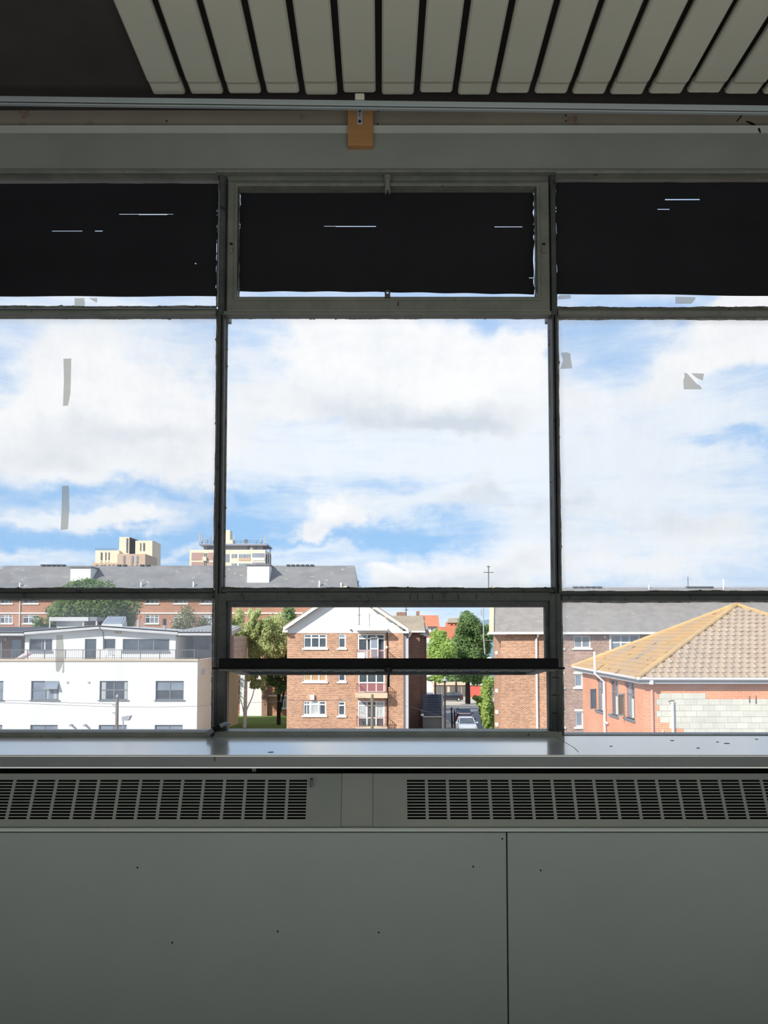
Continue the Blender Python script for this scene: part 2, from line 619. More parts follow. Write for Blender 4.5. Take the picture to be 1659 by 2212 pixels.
M = dict(
    wall=pm('painted wall', (158, 164, 163), (150, 157, 156), 1.3, 0.75, 0.05, 60, 0.25),
    casing=pm('grey painted casing', (150, 153, 147), (138, 142, 138), 3, 0.5, 0.04, 40, 0.35),
    sill=pm('gloss grey sill paint', (252, 251, 248), (244, 244, 242), 5, 0.30, 0.02, 18, 1.0, coat=1.0, c3=(104, 100, 96), c3amt=0.02, stretch=(0.6, 2, 1)),
    sillshade=pm('shaded sill edge', (112, 115, 116), (104, 107, 109), 5, 0.45, 0.05, 30, 0.4),  # sill edge darker than the top; its shade is in the colour
    frame=pm('old grey frame paint', (110, 111, 103), (90, 92, 87), 9, 0.5, 0.25, 30, 0.35, c3=(48, 46, 44), c3amt=0.18),
    framedark=pm('dark grimy frame paint', (74, 76, 75), (52, 54, 55), 9, 0.5, 0.3, 26, 0.35, c3=(30, 29, 29), c3amt=0.32),
    sashedge=pm('black sash edge', (26, 26, 28), (20, 20, 22), 9, 0.8, 0.15, 30, 0.1),
    putty=pm('cracked putty', (172, 170, 160), (96, 94, 88), 30, 0.9, 0.4, 60, 0.2, transl=0.25),
    lip=pm('flaking sill lip paint', (168, 170, 162), (146, 149, 143), 12, 0.5, 0.2, 40, 0.3, c3=(40, 38, 36), c3amt=0.22),
    fascia=pm('grey fascia paint', (124, 126, 121), (112, 115, 110), 2.4, 0.6, 0.05, 30, 0.3),
    ledgelit=pm('lit panel ledge', (192, 198, 196), (182, 188, 186), 4, 0.5, 0.05, 30),
    ledge=pm('pale fascia ledge', (150, 153, 148), (140, 143, 138), 4, 0.6, 0.05, 30),  # strip lighter than the fascia colour
    batten=pm('brown grimy batten', (124, 116, 104), (108, 104, 96), 3, 0.75, 0.08, 30, c3=(104, 84, 70), c3amt=0.25),
    slat=pm('cream ceiling slat', (182, 180, 166), (174, 173, 160), 2.0, 0.6, 0.05, 90, 0.3),
    void=pm('dark ceiling void', (66, 62, 60), (56, 53, 52), 3, 0.95, 0.1, 80, 0.05),
    gap=pm('dark gap', (26, 26, 27), None, rough=0.95, spec=0.02),
    rail=pm('aluminium rail', (150, 157, 159), (141, 148, 151), 2, 0.4, 0, None, 0.5, metal=0.1),
    ply=pm('plywood block', (158, 116, 74), (136, 98, 62), 7, 0.7, 0.06, 40, stretch=(1, 1, 4)),
    steel=pm('zinc plate', (172, 172, 182), (156, 156, 166), 8, 0.4, 0, None, 0.5, metal=0.3),
    black=pm('black fitting', (14, 14, 15), None, rough=0.6),
    sheet=pm('blackout sheet', (30, 30, 34), (25, 25, 29), 3, 0.8, 0.1, 30, 0.15),
    tape=pm('yellowed paper tape', (226, 223, 210), (214, 210, 196), 20, 0.9, 0.05, 60, 0.1, transl=0.9),
    floor=pm('vinyl floor', (112, 108, 102), (98, 95, 90), 3, 0.6),
    white=pm('white render', (240, 239, 234), (228, 227, 222), 0.6, 0.9, 0.02, 3, 0.1),
    tanwall=pm('tan render', (252, 230, 190), (246, 222, 182), 0.8, 0.9),
    whitew=pm('white upvc', (236, 236, 228), None, rough=0.4),
    cream=pm('cream render', (214, 196, 168), (204, 184, 156), 0.8, 0.9),
    fasc=pm('pale metal fascia', (206, 206, 204), (192, 193, 192), 0.6, 0.6),
    greyfr=pm('grey aluminium frame', (128, 134, 138), None, rough=0.5),
    pane=pm('dark window glass', (92, 100, 108), (58, 65, 72), 0.8, 0.06, spec=0.8),
    panel=pm('pale window glass', (150, 162, 176), (120, 130, 142), 0.8, 0.1, spec=0.8),
    curtain=pm('net curtain', (206, 208, 206), (160, 162, 164), 2.5, 0.8, stretch=(6, 6, 0.5)),
    blind=pm('tan blind', (196, 160, 120), (176, 140, 104), 1.0, 0.8, stretch=(1, 1, 6)),
    slate=pm('grey concrete roof tiles', (140, 139, 137), (121, 120, 119), 0.45, 0.9, 0.1, 4, 0.1, c3=(192, 189, 180), c3amt=0.26, stretch=(1, 1, 2.2)),
    slatewarm=pm('warm grey concrete roof tiles', (160, 154, 146), (140, 135, 129), 1.6, 0.9, 0.2, 6, 0.1, c3=(214, 208, 196), c3amt=0.2, stretch=(1, 1, 1.6)),
    slatebrown=pm('brown concrete roof tiles', (174, 160, 140), (152, 140, 124), 0.4, 0.9, 0.1, 4, 0.1, c3=(206, 196, 172), c3amt=0.22, stretch=(1, 1, 3)),
    darkroof=pm('dark slate roof', (96, 100, 106), (76, 80, 86), 0.8, 0.85, 0.1, 5, 0.1, stretch=(1, 1, 5)),
    redtile=pm('terracotta roof tiles', (212, 136, 104), (196, 122, 92), 0.4, 0.9),
    redpanel=pm('red cladding', (214, 104, 84), None, rough=0.7),
    lichen=pm('lichen covered roof tile', (196, 174, 148), (180, 160, 138), 3.0, 0.9, 0.2, 22, 0.1, c3=(222, 176, 96), c3amt=0.26, rand=0.06),
    lichenhip=pm('lichen covered hip tile', (212, 178, 124), (192, 162, 116), 2.0, 0.9, 0.2, 20, 0.1, c3=(232, 180, 98), c3amt=0.4, rand=0.06),
    lichenfield=pm('lichen side slope', (178, 158, 134), (212, 164, 92), 0.7, 0.9, 0.3, 14, 0.1, c3=(104, 82, 58), c3amt=0.30),
    block=pm('concrete block', (230, 228, 212), (216, 214, 200), 1.2, 0.95, 0.1, 20, 0.05, rand=0.06),
    mortar=pm('block mortar', (184, 176, 158), None, rough=0.95),
    upvc=pm('white plastic pipe', (238, 238, 238), None, rough=0.35),
    pinkpipe=pm('pink painted pipe', (222, 176, 166), None, rough=0.5),
    asphalt=pm('asphalt', (140, 138, 138), (122, 121, 122), 0.3, 0.95, 0.05, 6),
    paving=pm('concrete paving', (214, 200, 180), (196, 182, 164), 0.4, 0.95),
    grass=pm('lawn', (112, 138, 62), (84, 112, 48), 0.5, 0.95, 0.3, 8, c3=(140, 150, 80), c3amt=0.3),
    wood=pm('weathered wood', (150, 136, 116), (116, 104, 90), 3, 0.9, stretch=(4, 4, 0.6)),
    clad=pm('weathered timber cladding', (226, 212, 198), (204, 188, 172), 1.5, 0.9, rand=0.12),
    greymetal=pm('grey painted steel', (112, 116, 118), None, rough=0.5, metal=0.2),
    darkmetal=pm('dark steel', (52, 54, 58), None, rough=0.5, metal=0.2),
    palemetal=pm('galvanised steel', (176, 178, 180), None, rough=0.5, metal=0.3),
    redmetal=pm('red painted steel', (156, 106, 108), None, rough=0.5),
    beige=pm('beige brick cladding', (240, 220, 192), (232, 210, 180), 0.1, 0.9),
    tan=pm('tan brick cladding', (204, 176, 148), (194, 166, 140), 0.1, 0.9),
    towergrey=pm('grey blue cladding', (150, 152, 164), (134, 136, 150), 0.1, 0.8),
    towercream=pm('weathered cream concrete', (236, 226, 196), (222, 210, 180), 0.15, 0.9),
    towerbrown=pm('brown cladding panel', (190, 154, 140), (178, 144, 132), 0.1, 0.9),
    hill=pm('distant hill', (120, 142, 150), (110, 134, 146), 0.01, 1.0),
    trunk=pm('dark bark', (74, 64, 54), (52, 45, 38), 4, 0.95, 0.4, 10),
    birchbark=pm('white birch bark', (246, 242, 234), (206, 196, 182), 3, 0.9, stretch=(1, 1, 4)),
    leafdark=pm('dark green leaves', (152, 176, 118), (110, 138, 84), 0.5, 0.8, c3=(186, 202, 146), c3amt=0.3, transl=0.5),
    leafmid=pm('mid green leaves', (150, 176, 122), (112, 142, 92), 0.5, 0.8, c3=(182, 200, 144), c3amt=0.35, transl=0.5),
    leaflime=pm('lime green leaves', (200, 218, 134), (160, 188, 102), 0.5, 0.8, c3=(222, 230, 164), c3amt=0.4, transl=0.5),
    leafbirch=pm('birch leaves', (226, 230, 180), (192, 202, 144), 0.6, 0.8, c3=(230, 232, 188), c3amt=0.3, transl=0.6),
    leafpale=pm('sparse pale leaves', (164, 160, 120), (132, 134, 92), 0.6, 0.8, c3=(188, 176, 150), c3amt=0.4, transl=0.3),
    silver=pm('silver car paint', (196, 204, 214), None, rough=0.25, spec=0.5, coat=0.6),
    carblack=pm('dark car paint', (44, 48, 56), None, rough=0.2, spec=0.5, coat=0.8),
    carred=pm('red car paint', (176, 34, 44), None, rough=0.25, spec=0.5, coat=0.6),
    carwhite=pm('white car paint', (236, 236, 236), None, rough=0.3, spec=0.5, coat=0.5),
    cargrey=pm('dark grey car paint', (84, 88, 94), None, rough=0.25, spec=0.5, coat=0.8),
    tyre=pm('tyre rubber', (24, 24, 25), None, rough=0.9),
    bluebin=pm('blue plastic bin', (42, 50, 170), None, rough=0.5),
    garagered=pm('red garage door', (212, 98, 86), None, rough=0.7),
    garagegrey=pm('grey garage door', (112, 112, 112), (92, 92, 94), 1, 0.8),
    orangewall=brick('orange brick', (244, 164, 122), (233, 150, 108), (246, 194, 158)),
    redbrick=brick('red brown brick', (176, 118, 94), (130, 88, 70), (206, 182, 160)),
    redbrick2=brick('orange brown brick', (200, 142, 110), (142, 98, 78), (226, 204, 176)),
    mauvebrick=brick('mauve brown brick', (186, 148, 128), (138, 104, 92), (210, 190, 172)),
    brownbrick=brick('brown brick', (150, 110, 92), (118, 82, 70), (186, 164, 148)),
    farbrick=brick('far red brick', (190, 132, 104), (172, 116, 92), (204, 172, 150)),
)
GLASS_CLEAR = glass('centre pane glass', 0.03, edge=0.10)
GLASS_SIDE = glass('side pane glass', 0.06, edge=0.14)
GLASS_DIRTY = glass('dirty lower pane glass', 0.11, edge=0.14)
GLASS_TOP = glass('top pane glass', 0.05)

# ------------------------------------------------------------------ the room shell
YW = 2.80          # plane of the glass
ROOM_X0, ROOM_X1, ROOM_Y0 = -3.6, 4.2, -4.6
ZC = ZZ(203, 2.58) + 0.05           # dark ceiling above the slats


def struct(name, mb, mat, label, cat, **k):
    o = mb.build(name, mat, kind='structure', **k)
    o['label'] = label
    o['category'] = cat
    return o


struct('floor', MB().box(ROOM_X0, ROOM_X1, ROOM_Y0, 2.9, -0.12, 0.0), M['floor'], 'grey vinyl floor of the room below the window wall', 'floor')
struct('wall_left', MB().box(ROOM_X0 - 0.12, ROOM_X0, ROOM_Y0, 2.9, 0, ZC), M['wall'], 'grey painted side wall left of the window band', 'wall')
struct('wall_right', MB().box(ROOM_X1, ROOM_X1 + 0.12, ROOM_Y0, 2.9, 0, ZC), M['wall'], 'grey painted side wall right of the window band', 'wall')
struct('wall_back', MB().box(ROOM_X0 - 0.12, ROOM_X1 + 0.12, ROOM_Y0 - 0.12, ROOM_Y0, 0, ZC), M['wall'], 'grey painted rear wall opposite the window band', 'wall')

ceil = struct('ceiling', MB().box(ROOM_X0 - 0.12, ROOM_X1 + 0.12, ROOM_Y0 - 0.12, 2.95, ZC, ZC + 0.25), M['void'],
              'dark ceiling void above cream painted slats', 'ceiling')

# ceiling slats run towards the camera; each is its own part
ZS = ZZ(203, 2.58)
pitch = (XX(1563, 2.58, 203) - XX(818, 2.58, 203)) / 9.0
xgap0 = XX(818, 2.58, 203)
sw = pitch - 0.0215


def slat_mesh(k):
    rnd = random.Random(k)
    mb = MB()
    prof = [(-sw / 2, 0.020), (-sw / 2, 0.007), (-sw / 2 + 0.006, 0.0005), (-sw / 4, 0.0), (0, 0.0005), (sw / 4, 0.0),
            (sw / 2 - 0.006, 0.0005), (sw / 2, 0.007), (sw / 2, 0.020)]
    dy = rnd.uniform(-0.008, 0.006)
    ys = [(-4.4, 0.0), (0.0, 0.0), (1.9, 0.0), (2.46, 0.0), (2.522, 0.000), (2.540, 0.0065), (2.560, 0.0065), (2.588 + dy, 0.0062), (2.596 + dy, 0.012)]
    dz = rnd.uniform(-0.0015, 0.0015)
    xc = xgap0 + pitch * (k + 0.5)
    secs = []
    for y, z in ys:
        secs.append([(xc + u, y, ZS + n + z + dz) for u, n in prof])
    n = len(prof)
    vs = [p for s_ in secs for p in s_]
    fs = []
    for i in range(len(secs) - 1):
        for j in range(n - 1):
            fs.append((i * n + j, (i + 1) * n + j, (i + 1) * n + j + 1, i * n + j + 1))
        fs.append((i * n + n - 1, (i + 1) * n + n - 1, (i + 1) * n, i * n))
    fs.append(tuple(range(n)))
    fs.append(tuple((len(secs) - 1) * n + j for j in range(n - 1, -1, -1)))
    mb.add(vs, fs)
    return mb


for k in range(-6, 14):
    slat_mesh(k).build('slat', M['slat'], ceil, smooth=False)

# ------------------------------------------------------------------ head of the wall: batten, fascia
XL, XR = ROOM_X0, ROOM_X1
wf = thing('wall_front', 'grey window wall panels below the sill and grilles', 'wall', (0, 2.6, 0), kind='structure')
tr2 = thing('trim_2', 'grey fascia and brown batten along the head of the window wall', 'trim', (0, 2.7, 3.0), kind='structure')
bm_ = MB()
bm_.box(XL, XR, 2.735, 2.86, ZZ(274, 2.735), ZC)
bm_.build('batten', M['batten'], tr2)
fz0, fz1, fz2 = ZZ(363, 2.715), ZZ(288, 2.715), ZZ(273, 2.712)
MB().prismx([(2.715, fz0), (2.715, fz1), (2.86, fz1), (2.86, fz0)], XL, XR).build('fascia', M['fascia'], tr2)
MB().prismx([(2.713, fz1), (2.706, fz2), (2.76, fz2), (2.76, fz1)], XL, XR).build('ledge', M['ledge'], tr2)
# torn strip and crack on the batten, right
cr = MB()
pts = [B(1612, 262, 2.733), B(1622, 266, 2.733), B(1633, 274, 2.72), B(1640, 280, 2.709), B(1643, 287, 2.711)]
cr.tube(pts, [0.002, 0.004, 0.005, 0.004, 0.002], 5)
cr.tube([B(1592, 262, 2.734), B(1600, 252, 2.734), B(1606, 244, 2.734)], 0.0022, 5)
cr.build('crack', M['gap'], tr2)

# wall panels under the convector, with the vertical joint
YP = 2.395
zt = ZZ(1800, YP)
xj = XX(1096, YP, 1950)
for a, b in ((XL, xj - 0.002), (xj + 0.002, XR)):
    MB().box(a, b, YP, YP + 0.03, 0.0, zt + 0.002).build('panel', M['wall'], wf, bevel=0.002)
MB().box(XL, XR, YP + 0.032, 2.9, 0.0, zt - 0.02).build('backing', M['gap'], wf)
# thin ledge on top of the panels; the light on it is in its colour
lz0, lz1 = ZZ(1797, YP - 0.008), ZZ(1789, YP - 0.008)
o = struct('trim_3', MB().box(XL, XR, YP - 0.008, YP + 0.012, lz0, lz1), M['ledgelit'], 'thin pale ledge along the top of the wall panels', 'trim', bevel=0.002)
# near-black board for the recess behind the casing, its shade in the colour
MB().box(XL, XR, 2.60, 2.64, lz1 - 0.05, ZZ(1640, 2.56)).build('recess', M['gap'], wf)

# small marks on the lower wall (screw heads)
for (px, py) in ((297, 1874), (372, 2036), (600, 2012), (818, 2014), (1022, 1872), (1168, 1880), (1085, 1812)):
    p = B(px, py, YP)
    MB().tube([(p[0], YP - 0.0012, p[2]), (p[0], YP + 0.002, p[2])], 0.0028, 8).build('screw', M['black'], wf)

# ------------------------------------------------------------------ sill
zsb = ZZ(1590, 2.765)
yf = 2.765
for _ in range(40):                # front edge of the sill: where the level of the sill reaches row 1631
    yf -= 0.012
    if ZZ(1631, yf) >= zsb:
        break
ZSILL = zsb
ze0 = ZZ(1657, yf)
sl = MB()
sl.prismx([(yf, ZSILL - 0.004), (yf + 0.004, ZSILL), (2.86, ZSILL), (2.86, ZSILL - 0.04), (yf + 0.004, ZSILL - 0.04)], XL, XR)
sill = struct('trim_1', sl, M['sill'], 'glossy pale grey sill board running under the whole window band', 'sill')
MB().prismx([(yf - 0.0005, ze0), (yf - 0.0005, ZSILL - 0.005), (yf + 0.03, ZSILL - 0.005), (yf + 0.03, ze0)], XL, XR).build('edging', M['sillshade'], sill)
ck = MB()                           # crack in the sill paint and dark chips
pc = [(1201, 1592), (1207, 1596), (1218, 1602), (1228, 1608), (1240, 1615), (1250, 1625)]


def on_sill(px, py):
    r = ray(px, py)
    t = (ZSILL - E) / r[2]
    return (r[0] * t, r[1] * t, ZSILL)


for a, b in zip(pc[:-1], pc[1:]):
    p, q = Vector(on_sill(*a)), Vector(on_sill(*b))
    d = (q - p).normalized()
    s_ = Vector((-d.y, d.x, 0)) * 0.0008
    ck.add([p - s_, q - s_, q + s_, p + s_], [(0, 1, 2, 3)])
ck.v = [(x, y, z + 0.0006) for x, y, z in ck.v]
ck.build('crack', M['black'], sill)
for i, (px, py, w) in enumerate(((128, 1594, 8), (585, 1625, 12), (1452, 1600, 7), (1550, 1603, 5), (1570, 1606, 12), (1634, 1597, 6), (1508, 1616, 6), (1320, 1612, 5))):
    p = Vector(on_sill(px, py))
    s_ = w / F * p.y / 2
    MB().prism([(p.x - s_, ZSILL + 0.0002), (p.x + s_, ZSILL + 0.0002), (p.x + s_ * 0.8, ZSILL + 0.0012), (p.x - s_ * 0.7, ZSILL + 0.0012)], p.y - 0.004, p.y + 0.004).build('chip', M['batten'], sill)
pe = B(464, 1636, yf)
MB().box(pe[0] - 0.0012, pe[0] + 0.0012, yf - 0.0015, yf, ze0 + 0.018, ZSILL - 0.006).build('crack', M['black'], sill)

# ------------------------------------------------------------------ convector casing with pierced grilles
GY0, GY1 = 2.398, 2.468
GZ0, GZ1 = ZZ(1788, GY0), ZZ(1671, GY1)


def gmap(u, v, w):
    y = GY0 + (GY1 - GY0) * v
    z = GZ0 + (GZ1 - GZ0) * v
    return (u, y + w * 0.9, z - w * 0.43)


def gv(py):                          # row in the photograph -> v along the sloping casing
    lo, hi = 0.0, 1.0
    for _ in range(30):
        mid = (lo + hi) / 2
        y = GY0 + (GY1 - GY0) * mid
        z = GZ0 + (GZ1 - GZ0) * mid
        lo, hi = (mid, hi) if z < ZZ(py, y) else (lo, mid)
    return lo


GM = GY0 + (GY1 - GY0) * 0.5


def slots(px0, step, n):
    hs = []
    for c in range(n):
        u0, u1 = XX(px0 + c * step, GM, 1728), XX(px0 + c * step + 39.3, GM, 1728)
        for r in range(13):
            v1 = gv(1684.2 + r * 6.72)
            v0 = gv(1684.2 + r * 6.72 + 4.6)
            hs.append((u0, u1, v0, v1))
    return hs


xa, xb = XX(738, GM, 1728), XX(805, GM, 1728)
t = thing('convector_cover', 'long grey pierced heater grille left of the narrow blank strip', 'heater cover', (-0.7, 2.43, GZ0), 'heater grilles under the sill')
MB().holed(XX(-420, GM, 1728), xa - 0.0012, 0, 1, slots(622.5 - 45.9 * 17, 45.9, 18), gmap, 0.004).build('grille', M['casing'], t)
pl = B(673, 1690, 2.44)
lt = MB()
lt.box(pl[0] - 0.003, pl[0] + 0.003, 2.436, 2.447, pl[2] - 0.016, pl[2] + 0.012)
lt.build('latch_slot', M['black'], t)
MB().tube([(pl[0] + 0.0015, 2.434, pl[2] - 0.018), (pl[0] + 0.0015, 2.431, pl[2] - 0.004), (pl[0] + 0.0008, 2.436, pl[2] + 0.008)], 0.0016, 6).build('latch_pin', M['steel'], t)
t = thing('convector_cover', 'long grey pierced heater grille right of the narrow blank strip', 'heater cover', (0.8, 2.43, GZ0), 'heater grilles under the sill')
MB().holed(xb + 0.0012, XX(2050, GM, 1728), 0, 1, slots(879.5, 45.75, 22), gmap, 0.004).build('grille', M['casing'], t)
o = MB().holed(xa, xb, 0.0, 1, [], lambda u, v, w: (lambda p: (p[0], p[1] + 0.0015, p[2]))(gmap(u, v, w)), 0.004).build('cover_strip', M['casing'])
tag(o, 'narrow blank grey cover strip between the two heater grilles', 'cover strip')
o = MB().tube([B(545, 1664, 2.5), B(553, 1664, 2.5)], 0.006, 8).build('plug', M['casing'], sill)

# ------------------------------------------------------------------ window band


def vbar(mb, px0, px1, py, z0, z1, y0, y1):
    mb.box(XX(px0, y0, py), XX(px1, y0, py), y0, y1, z0, z1)


def hbar(mb, x0, x1, py0, py1, y0, y1):
    mb.box(x0, x1, y0, y1, ZZ(py1, y0), ZZ(py0, y0))


FY = 2.755                       # front of the frame members
w1 = thing('window_1', 'left bay of the window band with taped panes', 'window', (-1.5, YW, ZSILL), kind='structure')
w2 = thing('window_2', 'centre bay with pivoting sashes above and below a large pane', 'window', (0.0, YW, ZSILL), kind='structure')
w3 = thing('window_3', 'right bay of the window band with taped panes', 'window', (1.6, YW, ZSILL), kind='structure')
zh = ZZ(364, FY)
# head member over all bays: one per bay
LX0, LX1 = XL, XX(470, FY, 530)
RX0, RX1 = XX(1199, FY, 530), XR
for w_, a, b in ((w1, LX0, LX1), (w2, XX(470, FY, 380), XX(1199, FY, 380)), (w3, RX0, RX1)):
    hd = MB()
    if w_ is w2:
        hbar(hd, a, b, 362, 371, FY - 0.028, 2.755)
        hbar(hd, a, b, 366, 372, 2.755, 2.80)
    else:
        hbar(hd, a, b, 362, 373, FY - 0.028, FY - 0.004)
        hbar(hd, a, b, 366, 380, FY - 0.004, FY + 0.022)
        hbar(hd, a, b, 374, 385, FY + 0.022, 2.799)
        hbar(hd, a, b, 366, 374, 2.799, 2.86)
    hd.build('head', M['frame'], w_, bevel=0.004)

# mullions: two strips with a groove
for nm, (a, g, b) in (('left', (466.5, 475.0, 481.0)), ('right', (1196.5, 1201.5, 1207.5))):
    for i, (p, q) in enumerate(((a, g - 1.2), (g + 1.2, b))):
        mb = MB()
        vbar(mb, p, q, 980, ZSILL, zh, FY - (0.012 if i == 0 else 0.006), 2.825)
        mb.build('mullion', M['framedark'], w2, bevel=0.005)
    mb = MB()
    vbar(mb, g - 1.5, g + 1.5, 980, ZSILL, zh, FY + 0.012, 2.85)
    mb.build('mullion_groove', M['gap'], w2)

mlx = XX(487, FY, 980)
mrx = XX(1191, FY, 980)
# transoms in the side bays
for w_, a, b in ((w1, XL, XX(467, FY, 680)), (w3, XX(1205, FY, 680), XR)):
    mb = MB()
    hbar(mb, a, b, 669, 678, FY - 0.008, FY + 0.015)
    hbar(mb, a, b, 665, 682, FY + 0.015, 2.800)
    hbar(mb, a, b, 667, 676, 2.800, 2.86)
    mb.build('transom', M['frame'], w_, bevel=0.004)
    mb = MB()
    hbar(mb, a, b, 1273 if w_ is w1 else 1278, 1283 if w_ is w1 else 1288, FY + 0.012, 2.86)
    hbar(mb, a, b, 1281 if w_ is w1 else 1286, 1293 if w_ is w1 else 1297, FY - 0.008, 2.86)
    mb.build('transom', M['framedark'], w_, bevel=0.004)
mb = MB()
hbar(mb, XL, XX(458, FY, 1580), 1582, 1595, FY - 0.02, 2.83)
mb.build('bottom_rail', M['lip'], w1, bevel=0.006)
mb = MB()
hbar(mb, XX(1214, FY, 1580), XR, 1588, 1594, FY + 0.02, 2.86)
mb.build('bottom_rail', M['lip'], w3, bevel=0.003)


def ragged(w_, pts0, pts1, wmin, wmax, inward, n, seed, y=2.792, mat=None, name='putty'):
    """thin uneven bead of putty and flaked paint along one edge of a pane"""
    rnd = random.Random(seed)
    a, b = Vector(pts0), Vector(pts1)
    mb = MB()
    prev = None
    ph = [rnd.uniform(0, 6.28) for _ in range(4)]
    ln = (b - a).length
    for i in range(n + 1):
        f = i / n
        p = a.lerp(b, f)
        x_ = f * ln
        k = 0.30 + 0.22 * math.sin(x_ * 9 + ph[0]) + 0.16 * math.sin(x_ * 31 + ph[1]) + 0.10 * math.sin(x_ * 83 + ph[2]) + rnd.uniform(-.12, .12)
        w = wmin + (wmax - wmin) * max(0.0, k)
        if rnd.random() < 0.025:
            w += rnd.uniform(0.001, 0.004)
        q = p + Vector(inward) * w
        cur = [(p.x, y, p.z), (q.x, y + 0.002, q.z), (q.x, y + 0.006, q.z), (p.x, y + 0.006, p.z)]
        if prev:
            o = len(mb.v)
            mb.v += prev + cur
            mb.f += [(o, o + 4, o + 5, o + 1), (o + 1, o + 5, o + 6, o + 2), (o + 2, o + 6, o + 7, o + 3), (o + 3, o + 7, o + 4, o)]
        prev = cur
    return mb.build(name, mat or M['putty'], w_)


def pane(w_, px0, px1, py0, py1, mat, y=YW, seed=1, edges='tblr', x0=None, x1=None):
    pm_ = (py0 + py1) / 2
    xa_ = XX(px0, y, pm_) if x0 is None else x0
    xb_ = XX(px1, y, pm_) if x1 is None else x1
    za, zb = ZZ(py1, y), ZZ(py0, y)
    MB().box(xa_ - 0.012, xb_ + 0.012, y, y + 0.005, za - 0.012, zb + 0.012).build('pane', mat, w_)
    xe0, xe1 = max(xa_, -1.9), min(xb_, 2.0)
    if 't' in edges:
        ragged(w_, (xe0, 0, zb + .004), (xe1, 0, zb + .004), 0.0055, 0.0105, (0, 0, -1), 220, seed)
    if 'b' in edges:
        ragged(w_, (xe0, 0, za - .004), (xe1, 0, za - .004), 0.0055, 0.0110, (0, 0, 1), 220, seed + 1)
    if 'l' in edges:
        ragged(w_, (xa_ - .004, 0, za), (xa_ - .004, 0, zb), 0.0050, 0.0085, (1, 0, 0), 160, seed + 2)
    if 'r' in edges:
        ragged(w_, (xb_ + .004, 0, za), (xb_ + .004, 0, zb), 0.0050, 0.0085, (-1, 0, 0), 160, seed + 3)


pane(w1, 0, 470, 392, 664, GLASS_TOP, seed=10, edges='br', x0=XL + 0.3)
pane(w1, 0, 466, 688, 1272, GLASS_SIDE, seed=20, edges='tbr', x0=XL + 0.3)
pane(w1, 0, 459, 1295, 1577, GLASS_DIRTY, seed=30, edges='tr', x0=XL + 0.3)
pane(w2, 488, 1190, 688, 1271, GLASS_CLEAR, seed=40)
pane(w3, 1200, 1659, 392, 666, GLASS_TOP, seed=50, edges='bl', x1=XR - 0.3)
pane(w3, 1208, 1659, 690, 1278, GLASS_SIDE, seed=60, edges='tbl', x1=XR - 0.3)
pane(w3, 1215, 1659, 1300, 1589, GLASS_DIRTY, seed=70, edges='tlb', x1=XR - 0.3)
# jambs closing the band left and right of the view
for w_, a, b in ((w1, XL, XL + 0.3), (w3, XR - 0.3, XR)):
    MB().box(a, b, FY, 2.86, ZSILL, zh).build('jamb', M['frame'], w_)

# frame of the centre-top light and its sash
mb = MB()
ox0, ox1 = XX(480, FY, 530), XX(1197, FY, 530)
hbar(mb, ox0, ox1, 379, 391, FY + 0.014, 2.80)
hbar(mb, ox0, ox1, 671, 679, FY - 0.004, 2.795)
mb.build('transom', M['frame'], w2, bevel=0.003)
mb = MB()
vbar(mb, 472, 483, 530, ZZ(676, FY), ZZ(381, FY), FY - 0.01, 2.86)
vbar(mb, 483, 492, 530, ZZ(676, FY), ZZ(381, FY), FY + 0.014, 2.86)
vbar(mb, 1186, 1192, 530, ZZ(676, FY), ZZ(381, FY), FY + 0.014, 2.86)
vbar(mb, 1191, 1199, 530, ZZ(676, FY), ZZ(381, FY), FY - 0.008, 2.86)
mb.build('jamb', M['framedark'], w2, bevel=0.002)
sash = MB()
SY = FY - 0.006
fr_ = [(XX(491, SY, 530), XX(1187, SY, 530), ZZ(672, SY), ZZ(391, SY)), (XX(512, SY, 530), XX(1160.5, SY, 530), ZZ(643, SY), ZZ(402, SY))]
hole = (fr_[1][0], fr_[1][1], fr_[1][2], fr_[1][3])
sash.holed(fr_[0][0], fr_[0][1], fr_[0][2], fr_[0][3], [hole], lambda u, v, w: (u, SY + w, v), 0.05)
sash_o = sash.build('top_sash', M['frame'], w2, bevel=0.004)
mb = MB()                                     # inner moulding of the sash
m0 = 0.011
mb.holed(hole[0] - m0, hole[1] + m0, hole[2] - m0, hole[3] + m0, [(hole[0] + .002, hole[1] - .002, hole[2] + .002, hole[3] - .002)], lambda u, v, w: (u, SY - 0.006 + w, v), 0.03)
mb.build('bead', M['frame'], sash_o, bevel=0.003)
MB().box(hole[0] - 0.01, hole[1] + 0.01, YW, YW + 0.004, hole[2] - 0.01, hole[3] + 0.01).build('pane', GLASS_TOP, sash_o)
ragged(sash_o, (hole[0], 0, hole[2] - .002), (hole[1], 0, hole[2] - .002), 0.002, 0.010, (0, 0, 1), 140, 81)
ragged(sash_o, (hole[0] - .002, 0, hole[2]), (hole[0] - .002, 0, hole[3]), 0.002, 0.008, (1, 0, 0), 70, 82)
ragged(sash_o, (hole[1] + .002, 0, hole[2]), (hole[1] + .002, 0, hole[3]), 0.002, 0.008, (-1, 0, 0), 70, 83)
